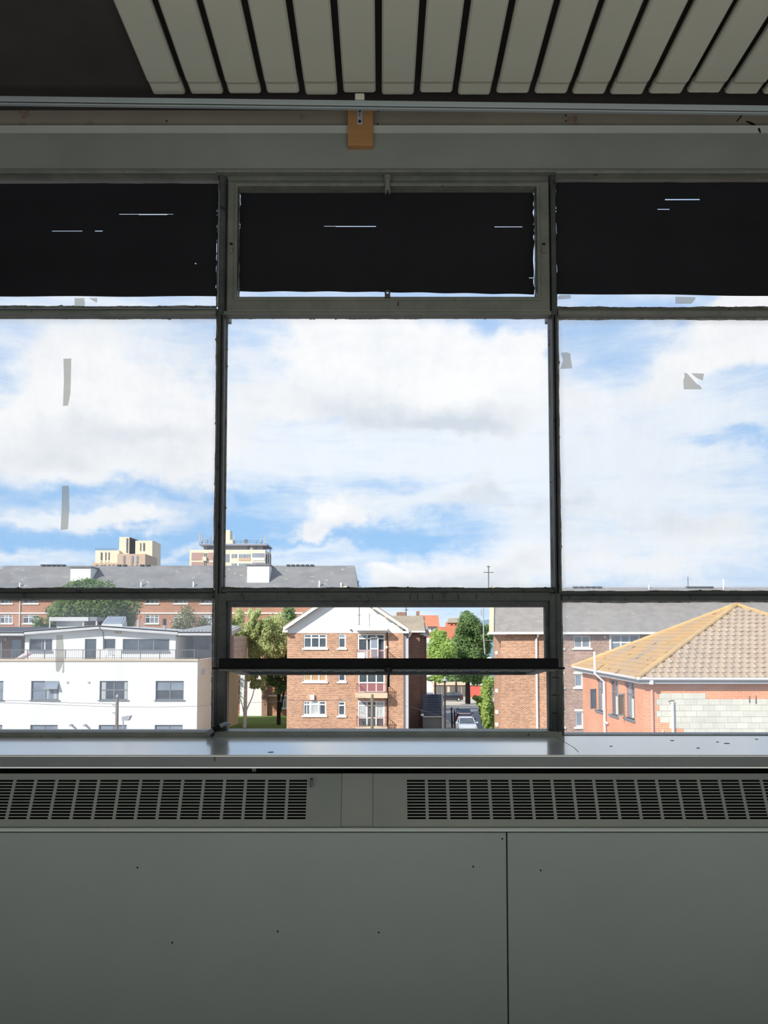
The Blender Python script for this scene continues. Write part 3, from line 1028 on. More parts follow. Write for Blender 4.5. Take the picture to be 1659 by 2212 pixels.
# catch at the head, ring on the bottom rail, pivots
c = B(837, 400, SY)
mb = MB()
mb.box(c[0] - 0.011, c[0] + 0.011, SY - 0.02, SY + 0.002, c[2] - 0.014, c[2] + 0.030)
mb.box(c[0] - 0.007, c[0] + 0.007, SY - 0.03, SY - 0.01, c[2] - 0.034, c[2] + 0.012)
mb.box(c[0] - 0.010, c[0] - 0.004, SY - 0.028, SY - 0.012, c[2] - 0.044, c[2] - 0.02)
mb.box(c[0] + 0.004, c[0] + 0.010, SY - 0.028, SY - 0.012, c[2] - 0.044, c[2] - 0.02)
mb.build('catch', M['frame'], sash_o, bevel=0.002)
c = B(837, 636, SY)
mb = MB()
mb.box(c[0] - 0.010, c[0] + 0.010, SY - 0.012, SY + 0.004, c[2] - 0.018, c[2] - 0.004)
ring = [(c[0] + 0.0075 * math.cos(a), SY - 0.006, c[2] + 0.004 + 0.0075 * math.sin(a)) for a in [i * math.pi / 8 for i in range(17)]]
mb.tube(ring, 0.0034, 6, cap=False)
mb.build('ring_catch', M['framedark'], sash_o, smooth=False)
for px in (499, 1174):
    c = B(px, 536, SY)
    mb = MB().tube([(c[0], SY - 0.006, c[2] - 0.012), (c[0], SY + 0.004, c[2] - 0.012)], 0.0085, 14)
    mb.box(c[0] - 0.006, c[0] + 0.006, SY - 0.003, SY + 0.004, c[2] - 0.01, c[2] + 0.012)
    mb.build('pivot', M['frame'], sash_o, bevel=0.0015)
    MB().box(c[0] - 0.004, c[0] + 0.006, SY - 0.0042, SY, c[2] + 0.010, c[2] + 0.018).build('pivot_slot', M['black'], sash_o)
c = B(860, 657, SY)
MB().box(c[0] - 0.0018, c[0] + 0.0018, SY - 0.001, SY + 0.002, c[2] - 0.008, c[2] + 0.008).build('keyhole', M['black'], sash_o)

# lower centre light: fixed frame
mb = MB()
hbar(mb, XX(470, FY, 1290), XX(1205, FY, 1290), 1272, 1281, FY + 0.006, 2.86)
hbar(mb, XX(487.3, FY, 1290), XX(1188.7, FY, 1290), 1279, 1298, FY - 0.0075, 2.86)
hbar(mb, XX(488, FY, 1290), XX(1190, FY, 1290), 1297, 1310, FY + 0.012, 2.88)
mb.build('transom', M['framedark'], w2, bevel=0.003)
for s_, (a, b, c_, d) in (('l', (461, 487, 485, 497)), ('r', (1189, 1214, 1178, 1191))):
    mb = MB()
    vbar(mb, a, b, 1430, ZSILL, ZZ(1281, FY), FY - 0.008, 2.80)
    mb.build('jamb', M['framedark'], w2, bevel=0.004)
    mb = MB()
    vbar(mb, c_, d, 1370, ZZ(1440, FY), ZZ(1300, FY), FY + 0.0135, 2.80)
    mb.build('stop_bead', M['framedark'], w2, bevel=0.002)
    mb = MB()
    e0, e1 = (485, 490) if s_ == 'l' else (1186, 1191)
    vbar(mb, e0, e1, 1510, ZZ(1585, FY), ZZ(1440, FY), FY + 0.004, 2.80)
    mb.build('stop_bead', M['framedark'], w2, bevel=0.002)
mb = MB()
hbar(mb, XX(462, FY, 1580), XX(1213, FY, 1580), 1580, 1595, FY - 0.012, 2.83)
mb.build('bottom_rail', M['lip'], w2, bevel=0.004)
# joints painted over in the right jamb and the lower transom
for py in (1464, 1502, 1541):
    p0, p1 = B(1193, py, FY - 0.009), B(1208, py + 1, FY - 0.009)
    MB().tube([p0, ((p0[0] + p1[0]) / 2, p0[1], p0[2] + 0.002), p1], 0.0016, 5).build('crack', M['black'], w2)
for px in (886, 902, 934, 990, 1029):
    p0 = B(px, 1284, FY - 0.0085)
    MB().box(p0[0] - 0.0012, p0[0] + 0.0012, FY - 0.0092, FY - 0.007, p0[2] - 0.018, p0[2]).build('crack', M['black'], w2)

# open pivoting sash of the lower centre light, swung nearly level
tilt = math.radians(6.0)
zp = ZZ(1450, YW)
HH = 0.232


def sashpt(u, s, n):              # u across, s from pivot (negative = into the room), n thickness (up)
    return (u, YW + 0.0 + s * math.cos(tilt) + n * math.sin(tilt), zp - s * math.sin(tilt) + n * math.cos(tilt))


def sbox(mb, u0, u1, s0, s1, n0, n1):
    return mb.hexa([sashpt(u0, s0, n0), sashpt(u1, s0, n0), sashpt(u1, s1, n0), sashpt(u0, s1, n0),
                    sashpt(u0, s0, n1), sashpt(u1, s0, n1), sashpt(u1, s1, n1), sashpt(u0, s1, n1)])


yn = YW - HH * math.cos(tilt)
un0, un1 = XX(472, yn, 1433), XX(1207, yn, 1433)
uf0, uf1 = XX(458.5, yn, 1444), XX(1220, yn, 1444)
lo = thing('pivot_sash', 'black edged pivoting sash swung open level below the big centre pane', 'window sash', (0, YW, zp))
mb = MB()
sbox(mb, un0, un1, -HH, -HH + 0.04, 0.000, 0.030)
mb.build('near_rail', M['sashedge'], lo, bevel=0.003)
mb = MB()
sbox(mb, uf0, uf1, -HH - 0.002, -HH + 0.010, -0.006, 0.000)
mb.build('flange', M['sashedge'], lo)
mb = MB()
sbox(mb, un0, un1, HH - 0.04, HH, -0.002, 0.028)
mb.build('far_rail', M['framedark'], lo, bevel=0.003)
for a, b in ((un0, un0 + 0.035), (un1 - 0.035, un1)):
    mb = MB()
    sbox(mb, a, b, -HH + 0.04, HH - 0.04, -0.004, 0.028)
    mb.build('stile', M['frame'], lo, bevel=0.003)
mb = MB()
sbox(mb, un0 + 0.03, un1 - 0.03, -HH + 0.035, HH - 0.035, 0.008, 0.012)
mb.build('pane', GLASS_DIRTY, lo)
mb = MB()                               # uneven old putty along the under side
rnd = random.Random(5)
uu = np.linspace(un0, un1, 90)
for a, b in zip(uu[:-1], uu[1:]):
    sbox(mb, a, b + 0.0005, -HH + 0.012, -HH + 0.055, -0.0065 - rnd.uniform(0, 0.006), 0.001)
mb.build('putty', M['frame'], lo)
uc = XX(839, yn, 1455)
mb = MB()
mb.tube([sashpt(uc, -HH + 0.004, -0.001), sashpt(uc, -HH + 0.004, -0.018)], [0.016, 0.011], 14)
mb.tube([sashpt(uc + 0.004, -HH + 0.008, -0.010), (uc + 0.001, yn + 0.012, zp - 0.010), (uc + 0.001, yn + 0.012, zp - 0.042)], 0.0032, 8)
mb.build('handle', M['black'], lo)

# taped stay in the lower left corner of the centre light
st = thing('taped_stay', 'stub wrapped in black and silver tape at the left sill corner', 'window stay', B(470, 1580, FY - 0.03))
mb = MB()
mb.tube([B(447, 1585, FY - 0.045), B(462, 1576, FY - 0.04)], 0.0085, 8)
mb.build('end', M['steel'], st)
MB().tube([B(461, 1577, FY - 0.04), B(475, 1568, FY - 0.035)], 0.0105, 8).build('tape_wrap', M['black'], st)
mb = MB().tube([B(474, 1569, FY - 0.035), B(484, 1564, FY - 0.03), B(496, 1564, FY - 0.012)], [0.009, 0.008, 0.006], 8)
mb.build('arm', M['steel'], st)

# ------------------------------------------------------------------ blackout sheets with slits


def sheet(label, px0, px1, py0, py1, slits, y, seed, bot, x0=None, x1=None):
    rnd = random.Random(seed)
    pmid = (py0 + py1) / 2
    a = XX(px0, y, pmid) if x0 is None else x0
    b = XX(px1, y, pmid) if x1 is None else x1
    hs = []
    for sx0, sx1, sy, th in slits:
        hs.append((XX(sx0, y, sy), XX(sx1, y, sy), ZZ(sy + th, y), ZZ(sy, y)))
    z0, z1 = ZZ(py1, y), ZZ(py0, y)
    # extra grid lines so that the edges can be uneven
    us = [a + (b - a) * i / 40 for i in range(1, 40)]
    vs = [z0 + (z1 - z0) * i / 24 for i in range(1, 24)]
    dummy = [(u, u, -9, -8) for u in us] + [(9e3, 9e3, v, v) for v in vs]
    mb = MB()
    wob = {}

    def fn(u, v, w):
        x, z = u, v
        if abs(v - z0) < 1e-6:
            f = (u - a) / (b - a)
            z += bot(f) + 0.0012 * math.sin(f * 40 + seed)
        if abs(v - z1) < 1e-6:
            z += 0.0008 * math.sin(u * 23 + seed) + 0.0007 * math.sin(u * 71)
        if abs(u - a) < 1e-6 or abs(u - b) < 1e-6:
            k = (round(u, 4), round(v, 4))
            wob.setdefault(k, rnd.uniform(-0.0025, 0.0035))
            x += wob[k] if abs(u - a) < 1e-6 else -wob[k]
        buckle = 0.002 * math.sin(v * 26 + seed) + 0.0015 * math.sin(u * 5 + v * 9)
        return (x, y + buckle + w, z)
    mb.holed(a, b, z0, z1, hs + dummy, fn, 0.0012)
    o = mb.build('blackout_sheet', M['sheet'])
    tag(o, label, 'blackout sheet', 'black sheets over the top lights')
    return o


SHY = 2.785
sheet('black sheet with two thin slits over the left top light', 0, 469, 396, 641,
      [(258, 300, 463, 1.3), (300, 362, 463, 2.2), (362, 375, 463.2, 1), (112, 178, 498.3, 1.3), (205, 222, 498.3, 1.6), (421, 424, 568, 2.4)],
      SHY, 1, lambda f: -0.001 + 0.004 * max(0, f - 0.2), x0=XL + 0.31)
sheet('black sheet behind the hinged sash of the centre top light', 517.5, 1153, 414, 631.5,
      [(700, 725, 488, 1.2), (725, 812, 488, 2.0), (1068, 1128, 490.2, 1.6), (1143, 1156, 599.5, 1.6)],
      2.790, 2, lambda f: 0.002 - 0.010 * f + 0.003 * math.sin(f * 3.1))
sheet('black sheet with two short slits over the right top light', 1201, 1659, 394.5, 636,
      [(1437, 1512, 429, 2.4), (1421, 1447, 450, 1.8)],
      SHY, 3, lambda f: 0.001 - 0.014 * max(0, min(1, (f - 0.02) * 2.2)), x1=XR - 0.31)

# ------------------------------------------------------------------ scraps of tape left on the glass
TY = YW - 0.0012


def tape_mat():
    mt = M['tape']
    nt = mt.node_tree
    out = nt.nodes['Material Output']
    src = out.inputs['Surface'].links[0].from_socket
    tr = nt.nodes.new('ShaderNodeBsdfTransparent')
    tr.inputs['Color'].default_value = (0.96, 0.95, 0.90, 1)
    mx = nt.nodes.new('ShaderNodeMixShader')
    mx.inputs[0].default_value = 0.38
    nt.links.new(src, mx.inputs[1])
    nt.links.new(tr.outputs[0], mx.inputs[2])
    nt.links.new(mx.outputs[0], out.inputs['Surface'])


tape_mat()


def scrap(label, polys, name='tape_scrap', y=TY, fold=None):
    mb = MB()
    for i, poly in enumerate(polys):
        pts = [B(px, py, y) for px, py in poly]
        mb.add([(p[0], p[1] - 0.0006 * i, p[2]) for p in pts], [tuple(range(len(pts)))])
    o = mb.build(name, M['tape'])
    tag(o, label, 'tape', 'tape scraps on the panes')
    return o


scrap('long strip of pale tape high on the big left pane', [[(137, 775), (154, 774), (153, 830), (152, 852), (147, 876), (136, 877), (138, 820)]])
scrap('strip of pale tape low on the big left pane above the roofs', [[(134, 1050), (149, 1049), (150, 1095), (147, 1143), (131, 1145), (133, 1098)]])
scrap('torn strip of pale tape on the lower left pane over the white building',
      [[(122, 1372), (136, 1371), (138, 1400), (139, 1452), (134, 1455), (136, 1432), (131, 1446), (126, 1452), (121, 1450), (120, 1420)]])
scrap('square tape scrap below the left black sheet', [[(161, 644), (182, 644), (184, 660), (161, 660)]])
scrap('small triangular tape scrap below the left black sheet', [[(192, 644), (210, 644), (210, 654), (205, 652)]])
scrap('tapering tape scrap near the centre post on the right pane', [[(1212, 762), (1225, 761), (1232, 764), (1233, 775), (1236, 792), (1235, 796), (1210, 797), (1216, 779)]])
scrap('square torn tape scrap in the middle of the right pane', [[(1477, 806), (1484, 806), (1496, 819), (1505, 829), (1512, 833), (1517, 841), (1477, 841), (1476, 822), (1479, 812)]])
scrap('pointed tape scrap beside the square one on the right pane', [[(1493, 806), (1521, 807), (1518, 822), (1507, 818), (1499, 812)]])
scrap('slanting tape scrap below the right black sheet', [[(1459, 641), (1502, 642), (1502, 646), (1494, 656), (1459, 656)]])
scrap('flat tape scrap beside the right post below the black sheet', [[(1205, 641), (1210, 637), (1233, 637), (1233, 645), (1206, 647)]])

# ------------------------------------------------------------------ curtain rail with bracket and plywood block
RYY = 2.50
cr_t = thing('curtain_rail', 'long aluminium curtain rail hanging under the slatted ceiling', 'curtain rail', B(822, 230, RYY))


def rbar(mb, py0l, py1l, py0r, py1r, y0, y1):
    a0, a1, b0, b1 = B(-120, py0l, y0), B(-120, py1l, y0), B(1800, py0r, y0), B(1800, py1r, y0)
    mb.hexa([(a1[0], y0, a1[2]), (b1[0], y0, b1[2]), (b1[0], y1, b1[2]), (a1[0], y1, a1[2]),
             (a0[0], y0, a0[2]), (b0[0], y0, b0[2]), (b0[0], y1, b0[2]), (a0[0], y1, a0[2])])


mb = MB()
rbar(mb, 205, 216, 229, 240.5, RYY, RYY + 0.011)
mb.build('rail', M['rail'], cr_t, bevel=0.002)
mb = MB()
rbar(mb, 215, 219.6, 240, 244, RYY + 0.005, RYY + 0.012)
mb.build('track_groove', M['gap'], cr_t)
mb = MB()
rbar(mb, 219.5, 222.5, 243.5, 246.5, RYY - 0.001, RYY + 0.011)
mb.build('track_lip', M['rail'], cr_t, bevel=0.001)
p = B(777, 208, RYY)
mb = MB().box(p[0] - 0.016, p[0] + 0.016, RYY - 0.004, RYY + 0.05, p[2] - 0.012, p[2] + 0.009)
mb.build('bracket', M['slat'], cr_t, bevel=0.003)
BY = 2.690
p0, p1 = B(751, 314, BY), B(806, 226, BY)
bk = thing('plywood_block', 'small plywood block holding the rail bracket above the centre bay', 'wood block', (p0[0] + 0.04, BY, p0[2]))
MB().box(p0[0], p1[0], BY, 2.735, p0[2], p1[2] + 0.012).build('block', M['ply'], bk, bevel=0.0015)
q0, q1 = B(771, 268, BY - 0.004), B(783.5, 228, BY - 0.004)
MB().box(q0[0], q1[0], BY - 0.004, BY, q0[2], q1[2] + 0.008).build('bracket_plate', M['steel'], bk, bevel=0.001)
for py, r in ((239, 0.0052), (262, 0.0052)):
    c = B(777, py, BY - 0.005)
    MB().tube([(c[0], BY - 0.0065, c[2]), (c[0], BY - 0.003, c[2])], r, 12).build('bracket_hole', M['black'], bk)
c = B(777, 247, BY - 0.005)
MB().box(c[0] - 0.0022, c[0] + 0.0022, BY - 0.006, BY - 0.003, c[2] - 0.008, c[2] + 0.01).build('bracket_slot', M['greymetal'], bk)
for px, py in ((762, 244), (792, 244)):
    c = B(px, py, BY - 0.001)
    MB().tube([(c[0], BY - 0.002, c[2]), (c[0], BY + 0.002, c[2])], 0.0035, 10).build('screw', M['batten'], bk)
for px, py in ((817, 240), (816, 268), (1222, 262), (360, 262), (1222, 250)):
    c = B(px, py, 2.735)
    MB().tube([(c[0], 2.733, c[2]), (c[0], 2.737, c[2])], 0.003, 8).build('nail_hole', M['black'], tr2)


# ================================================================== OUTSIDE
GZ = E - 8.2                       # street level in front of the flats


def gz(Y):
    return GZ - 0.05 * max(0.0, Y - 62.0)


def ground_strip(name, x_of, ys, mat, lift, label, cat, thick=0.05):
    """strip of ground between x_of(y)[0] and x_of(y)[1], following the falling street"""
    vs, fs = [], []
    for y in ys:
        a, b = x_of(y)
        vs += [(a, y, gz(y) + lift), (b, y, gz(y) + lift), (b, y, gz(y) + lift - thick), (a, y, gz(y) + lift - thick)]
    for i in range(len(ys) - 1):
        o = 4 * i
        fs += [(o, o + 1, o + 5, o + 4), (o + 1, o + 2, o + 6, o + 5), (o + 2, o + 3, o + 7, o + 6), (o + 3, o, o + 4, o + 7)]
    fs += [(3, 2, 1, 0), (len(vs) - 4, len(vs) - 3, len(vs) - 2, len(vs) - 1)]
    return struct(name, MB().add(vs, fs), mat, label, cat)


YS = [6, 20, 40, 55, 62, 70, 85, 100, 120, 150, 185, 240]
ground_strip('ground', lambda y: (-160 - y, 160 + y), YS, M['asphalt'], 0.0, 'grey tarmac ground falling away between the buildings', 'ground', 1.0)
ground_strip('lawn', lambda y: (-40, XX(640, y)), [66, 75, 85, 92], M['grass'], 0.06, 'mown lawn under the birch between the white and brick flats', 'lawn')
ground_strip('path', lambda y: (XX(905, 70) + (y - 70) * 0.02, XX(983, 75)), [50, 62, 75, 90, 105], M['paving'], 0.05, 'pale pavement left of the parked cars', 'path')
ground_strip('forecourt', lambda y: (XX(935, y), XX(1068, y)), [112, 130, 150, 172], M['paving'], 0.05, 'pale forecourt in front of the garages', 'path')
hl = MB()
rnd = random.Random(3)
ha = [(-700 + i * 50, 1500) for i in range(36)]
prof = [18 + 20 * math.sin(i * 0.55) * math.sin(i * 0.21 + 1) + rnd.uniform(-2, 2) for i in range(36)]
for i in range(35):
    (x0, y0), (x1, y1) = ha[i], ha[i + 1]
    h0, h1 = E + max(6, prof[i]), E + max(6, prof[i + 1])
    hl.hexa([(x0, y0, -90), (x1, y1, -90), (x1, y1 + 300, -90), (x0, y0 + 300, -90), (x0, y0 + 60, h0), (x1, y1 + 60, h1), (x1, y1 + 260, h1 - 6), (x0, y0 + 260, h0 - 6)])
struct('hill', hl, M['hill'], 'low blue hill on the horizon beyond the roofs', 'hill')


# ------------------------------------------------------------------ windows and facades
def rect(px0, px1, py0, py1, Y):
    pm_ = (py0 + py1) / 2
    return XX(px0, Y, pm_), XX(px1, Y, pm_), ZZ(py1, Y), ZZ(py0, Y)


def window(parent, r, Y, cols=1, rows=1, fr=0.07, mat=None, panemat=None, rec=0.06, sill=0.0, sillmat=None, name='window',
           split=None, colsplit=None, panes=None, curtain=None, lintel=False):
    """frame standing a little back in its opening, with one pane per light; r = x0, x1, z0, z1"""
    x0, x1, z0, z1 = r
    mat = mat or M['whitew']
    cs = [0.0] + (colsplit or [i / cols for i in range(1, cols)]) + [1.0]
    rs = [0.0] + (split or [i / rows for i in range(1, rows)]) + [1.0]
    holes = []
    h = fr / 2
    for i in range(len(cs) - 1):
        for j in range(len(rs) - 1):
            a = x0 + (x1 - x0) * cs[i] + (fr if i == 0 else h)
            b = x0 + (x1 - x0) * cs[i + 1] - (fr if i == len(cs) - 2 else h)
            c = z0 + (z1 - z0) * rs[j] + (fr if j == 0 else h)
            d = z0 + (z1 - z0) * rs[j + 1] - (fr if j == len(rs) - 2 else h)
            holes.append((a, b, c, d))
    o = MB().holed(x0, x1, z0, z1, holes, lambda u, v, w: (u, Y + rec + w, v), 0.09).build(name, mat, parent)
    for k, (a, b, c, d) in enumerate(holes):
        pmat = panemat or M['pane']
        if panes and k < len(panes) and panes[k]:
            pmat = M[panes[k]]
        MB().box(a - 0.005, b + 0.005, Y + rec + 0.04, Y + rec + 0.07, c - 0.005, d + 0.005).build('pane', pmat, o)
    if curtain:
        for (ca, cb, cm_) in curtain:
            a, b = x0 + (x1 - x0) * ca, x0 + (x1 - x0) * cb
            MB().box(a, b, Y + rec + 0.03, Y + rec + 0.038, z0 + fr, z1 - fr).build('curtain', M[cm_], o)
    if sill:
        MB().box(x0 - 0.10, x1 + 0.10, Y - 0.10, Y + rec + 0.02, z0 - sill, z0).build('window_sill', sillmat or M['whitew'], o)
    if lintel:
        MB().box(x0 - 0.06, x1 + 0.06, Y - 0.02, Y + 0.1, z1, z1 + 0.16).build('lintel', sillmat or M['whitew'], o)
    return o


def wallplate(parent, name, x0, x1, z0, z1, Y, holes, mat, t=0.22):
    return MB().holed(x0, x1, z0, z1, holes, lambda u, v, w: (u, Y + w, v), t).build(name, mat, parent)


def pipe(parent, pts, r, mat, name='downpipe', n=8):
    return MB().tube(pts, r, n).build(name, mat, parent)


# ------------------------------------------------------------------ 1. long brick flats behind, left
Y1 = 92.0
za = gz(Y1)
b1 = thing('apartment_building', 'long brick flats with grey tiled roof behind the white building', 'building', (XX(380, Y1), Y1, za))
x0, x1 = XX(-260, Y1), XX(768, Y1)
zE = ZZ(1294, Y1)
wins = []
W1 = []
for (pa, pb) in ((0, 27), (49, 83), (313, 343), (375, 405), (432, 462), (655, 680)):
    W1.append((rect(pa, pb, 1296, 1304, Y1), 'top'))
    W1.append((rect(pa, pb, 1328, 1347, Y1), 'mid'))
for (pa, pb) in ((606, 622), (-60, -30), (-150, -120)):
    W1.append((rect(pa, pb, 1328, 1346, Y1), 'mid'))
W1.append((rect(606, 623, 1505, 1530, Y1), 'low'))
hs = []
for r, k in W1:
    if k == 'top':
        r = (r[0], r[1], r[2], r[3] + 0.55)
    hs.append(r)
wallplate(b1, 'wall', x0, x1, za, zE + 0.3, Y1, hs, M['farbrick'])
MB().box(x0, x1, Y1 + 0.22, Y1 + 10, za, zE + 0.2).build('core', M['farbrick'], b1)
for r in hs:
    window(b1, r, Y1, colsplit=[0.36, 0.68], fr=0.09, split=[0.72], sill=0.12, panes=[None, None, 'panel', 'panel', 'panel', None])
mb = MB()
for pa, pb, py in ((-260, 768, 1324.5), (505, 640, 1503)):
    mb.box(XX(pa, Y1), XX(pb, Y1), Y1 - 0.08, Y1, ZZ(py + 1.4, Y1), ZZ(py - 1.4, Y1))
mb.build('string_course', M['whitew'], b1)
pipe(b1, [(XX(41, Y1), Y1 - 0.08, zE), (XX(41, Y1), Y1 - 0.08, za)], 0.07, M['whitew'])
# roof: slope facing the street, far slope and gable ends
yr = Y1 + 5.2
zr = ZZ(1222, yr)
mb = MB()
rx0, rx1 = XX(6, yr), XX(766, yr)
mb.add([(x0, Y1 - 0.5, zE), (XX(776, Y1 - .5), Y1 - 0.5, zE), (rx1, yr, zr), (rx0, yr, zr), (x0, Y1 + 10.9, zE), (XX(776, Y1 - .5), Y1 + 10.9, zE)],
       [(0, 1, 2, 3), (4, 3, 2, 5), (0, 3, 4), (1, 5, 2), (0, 4, 5, 1)])
# left part continues beyond the lower end
mb.build('roof', M['slate'], b1)
mb = MB()
for pa, pb in ((85, 140), (250, 275), (300, 325), (618, 680)):
    n = max(2, int((pb - pa) / 10))
    for i in range(n):
        a = pa + (pb - pa) * i / n
        mb.box(XX(a, yr), XX(a + 7.5, yr), yr - 0.3, yr + 0.3, zr - 0.02, zr + 0.14)
mb.build('ridge_vent', M['darkroof'], b1)
for pa, pb, pt, pbm, side in ((148, 190, 1226, 1250, 205), (532, 572, 1221, 1272, 585)):
    yt = Y1 + 2.2
    o = MB().box(XX(pa, yt), XX(side, yt + 2), yt, yt + 6, ZZ(pbm, yt) - 1.0, ZZ(pt, yt)).build('stair_tower', M['white'], b1)
    MB().box(XX(pa - 3, yt), XX(side + 2, yt + 2), yt - 0.2, yt + 6.2, ZZ(pt, yt), ZZ(pt - 2.5, yt)).build('tower_cap', M['slate'], o)
    if pa > 300:
        MB().box(XX(547, yt), XX(556, yt), yt - 0.03, yt + 0.1, ZZ(1267, yt), ZZ(1259, yt)).build('vent', M['greymetal'], o)
for px, py in ((690, 1262), (737, 1266), (305, 1264), (418, 1264), (43, 1266)):
    yy = Y1 + 1.5
    p = B(px, py, yy)
    pipe(b1, [(p[0], yy, p[2] - 0.5), (p[0], yy, p[2] + 0.42)], 0.11, M['whitew'], 'vent_pipe')
# ground floor: pale garage panel, dark pier
MB().box(XX(519, Y1 - .4), XX(566, Y1 - .4), Y1 - 0.4, Y1, za, ZZ(1458, Y1 - .4)).build('rendered_panel', M['white'], b1)
MB().box(XX(566, Y1 - .6), XX(578, Y1 - .6), Y1 - 0.6, Y1, za, ZZ(1452, Y1 - .6)).build('pier', M['brownbrick'], b1)
# rooftop aerial at the right end
o = MB()
p = B(774, 1272, yr)
o.tube([p, (p[0], yr, p[2] + 1.1)], 0.05, 6)
o.tube([(p[0] - 0.7, yr, p[2] + 0.9), (p[0] + 0.4, yr, p[2] + 0.2)], 0.03, 5)
o.tube([(p[0] - 0.5, yr, p[2] + 0.4), (p[0] + 0.1, yr, p[2] + 0.9)], 0.03, 5)
tag(o.build('tv_aerial', M['greymetal']), 'tv aerial at the right end of the long left roof', 'aerial')

# ------------------------------------------------------------------ 2. two towers on the skyline
YT = 300.0
zt0 = gz(240) - 3
tA = thing('tower_block', 'stepped beige tower block with narrow slit windows on the skyline', 'building', (XX(265, YT), YT, zt0))


def tbox(parent, name, pa, pb, pt, Y, d, mat, sidemat=None, z0=zt0):
    return MB().box(XX(pa, Y), XX(pb, Y), Y, Y + d, z0, ZZ(pt, Y)).build(name, mat, parent)


def slit(parent, pa, pb, pt, pbm, Y, mat='pane', name='window'):
    MB().box(XX(pa, Y), XX(pb, Y), Y - 0.25, Y + 0.1, ZZ(pbm, Y), ZZ(pt, Y)).build(name, M[mat], parent)


lw = tbox(tA, 'left_wing', 201.5, 253, 1189, YT + 8, 14, M['beige'])
tbox(tA, 'base_block', 195, 252, 1216, YT + 4, 16, M['tan'])
core = tbox(tA, 'core_tower', 253, 275, 1160, YT + 10, 12, M['beige'])
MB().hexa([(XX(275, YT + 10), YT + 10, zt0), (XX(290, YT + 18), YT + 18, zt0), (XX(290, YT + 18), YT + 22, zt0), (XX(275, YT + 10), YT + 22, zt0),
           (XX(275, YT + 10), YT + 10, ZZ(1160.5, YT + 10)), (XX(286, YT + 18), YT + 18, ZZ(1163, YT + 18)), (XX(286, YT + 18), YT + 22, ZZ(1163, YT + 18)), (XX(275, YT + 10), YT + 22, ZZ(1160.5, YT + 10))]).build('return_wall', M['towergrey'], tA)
rw = tbox(tA, 'right_wing', 288, 325, 1168, YT + 12, 12, M['beige'])
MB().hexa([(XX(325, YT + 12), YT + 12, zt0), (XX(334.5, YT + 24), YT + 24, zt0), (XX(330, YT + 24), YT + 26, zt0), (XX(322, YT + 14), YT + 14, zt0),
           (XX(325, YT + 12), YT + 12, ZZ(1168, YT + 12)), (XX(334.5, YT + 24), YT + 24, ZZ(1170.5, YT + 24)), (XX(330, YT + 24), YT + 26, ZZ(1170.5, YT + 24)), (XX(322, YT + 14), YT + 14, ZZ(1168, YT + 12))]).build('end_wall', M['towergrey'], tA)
fb = tbox(tA, 'front_block', 249.5, 310, 1196.5, YT, 16, M['tan'])
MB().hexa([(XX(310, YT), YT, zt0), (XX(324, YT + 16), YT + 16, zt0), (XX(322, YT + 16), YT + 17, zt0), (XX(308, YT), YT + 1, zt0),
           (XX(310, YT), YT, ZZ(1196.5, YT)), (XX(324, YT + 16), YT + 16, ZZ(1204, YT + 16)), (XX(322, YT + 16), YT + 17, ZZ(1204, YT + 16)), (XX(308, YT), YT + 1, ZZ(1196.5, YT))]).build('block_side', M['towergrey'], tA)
for pa, pb in ((213.5, 216.5), (223.5, 225), (230.5, 232)):
    slit(tA, pa, pb, 1193.5, 1210, YT + 8)
    slit(tA, pa, pb, 1213, 1214.5, YT + 8)
slit(tA, 269, 272, 1163, 1194, YT + 10)
slit(tA, 299, 300.5, 1173, 1190, YT + 12)
slit(tA, 305.5, 308.5, 1173, 1190, YT + 12)
for pa, pb in ((262.5, 266), (280, 284), (291, 294.5)):
    slit(tA, pa, pb, 1200.5, 1217, YT, 'panel')
    slit(tA, pa, pb, 1220, 1223, YT)
for pa in (204, 215, 221.5, 231, 240):
    slit(tA, pa, pa + 3, 1220, 1224, YT + 4)
for k in range(7):
    pyk = 1176 + k * 7
    p = B(330, pyk, YT + 17)
    MB().box(p[0] - 0.9, p[0] + 0.5, YT + 16.2, YT + 18, p[2] - 0.5, p[2] + 0.4).build('window', M['panel'], tA)
mb = MB()
for i in range(16):
    p = B(206 + i * 3, 1189, YT + 10)
    mb.tube([p, (p[0], p[1], p[2] + 1.0)], 0.1, 4)
mb.build('roof_railing', M['greymetal'], tA)

YU = 250.0
tB = thing('tower_block', 'cream concrete tower crowded with rooftop antennas behind the left post', 'building', (XX(495, YU), YU, zt0))
tbox(tB, 'frame_block', 406.5, 571, 1187.5, YU + 1.0, 14, M['towercream'])
# right return
MB().hexa([(XX(571, YU + 1), YU + 1, zt0), (XX(584.5, YU + 14), YU + 14, zt0), (XX(580, YU + 14), YU + 15, zt0), (XX(569, YU + 2), YU + 2, zt0),
           (XX(571, YU + 1), YU + 1, ZZ(1188, YU)), (XX(584.5, YU + 14), YU + 14, ZZ(1197, YU + 14)), (XX(580, YU + 14), YU + 15, ZZ(1197, YU + 14)), (XX(569, YU + 2), YU + 2, ZZ(1188, YU))]).build('end_wall', M['towercream'], tB)
for i in range(3):
    f = 0.2 + i * 0.28
    MB().box(XX(571 + 13.5 * f, YU + 13 * f), XX(571 + 13.5 * f + 2.2, YU + 13 * f), YU + 13 * f, YU + 13 * f + 1.4, ZZ(1218, YU + 13 * f), ZZ(1196.5 + 3 * f, YU + 13 * f)).build('end_window', M['pane'], tB)


def fpan(name, pa, pb, pt, pbm, mat, out=0.3, Y=YU + 1.0):
    return MB().box(XX(pa, Y), XX(pb, Y), Y - out, Y + 0.1, ZZ(pbm, Y), ZZ(pt, Y)).build(name, M[mat], tB)


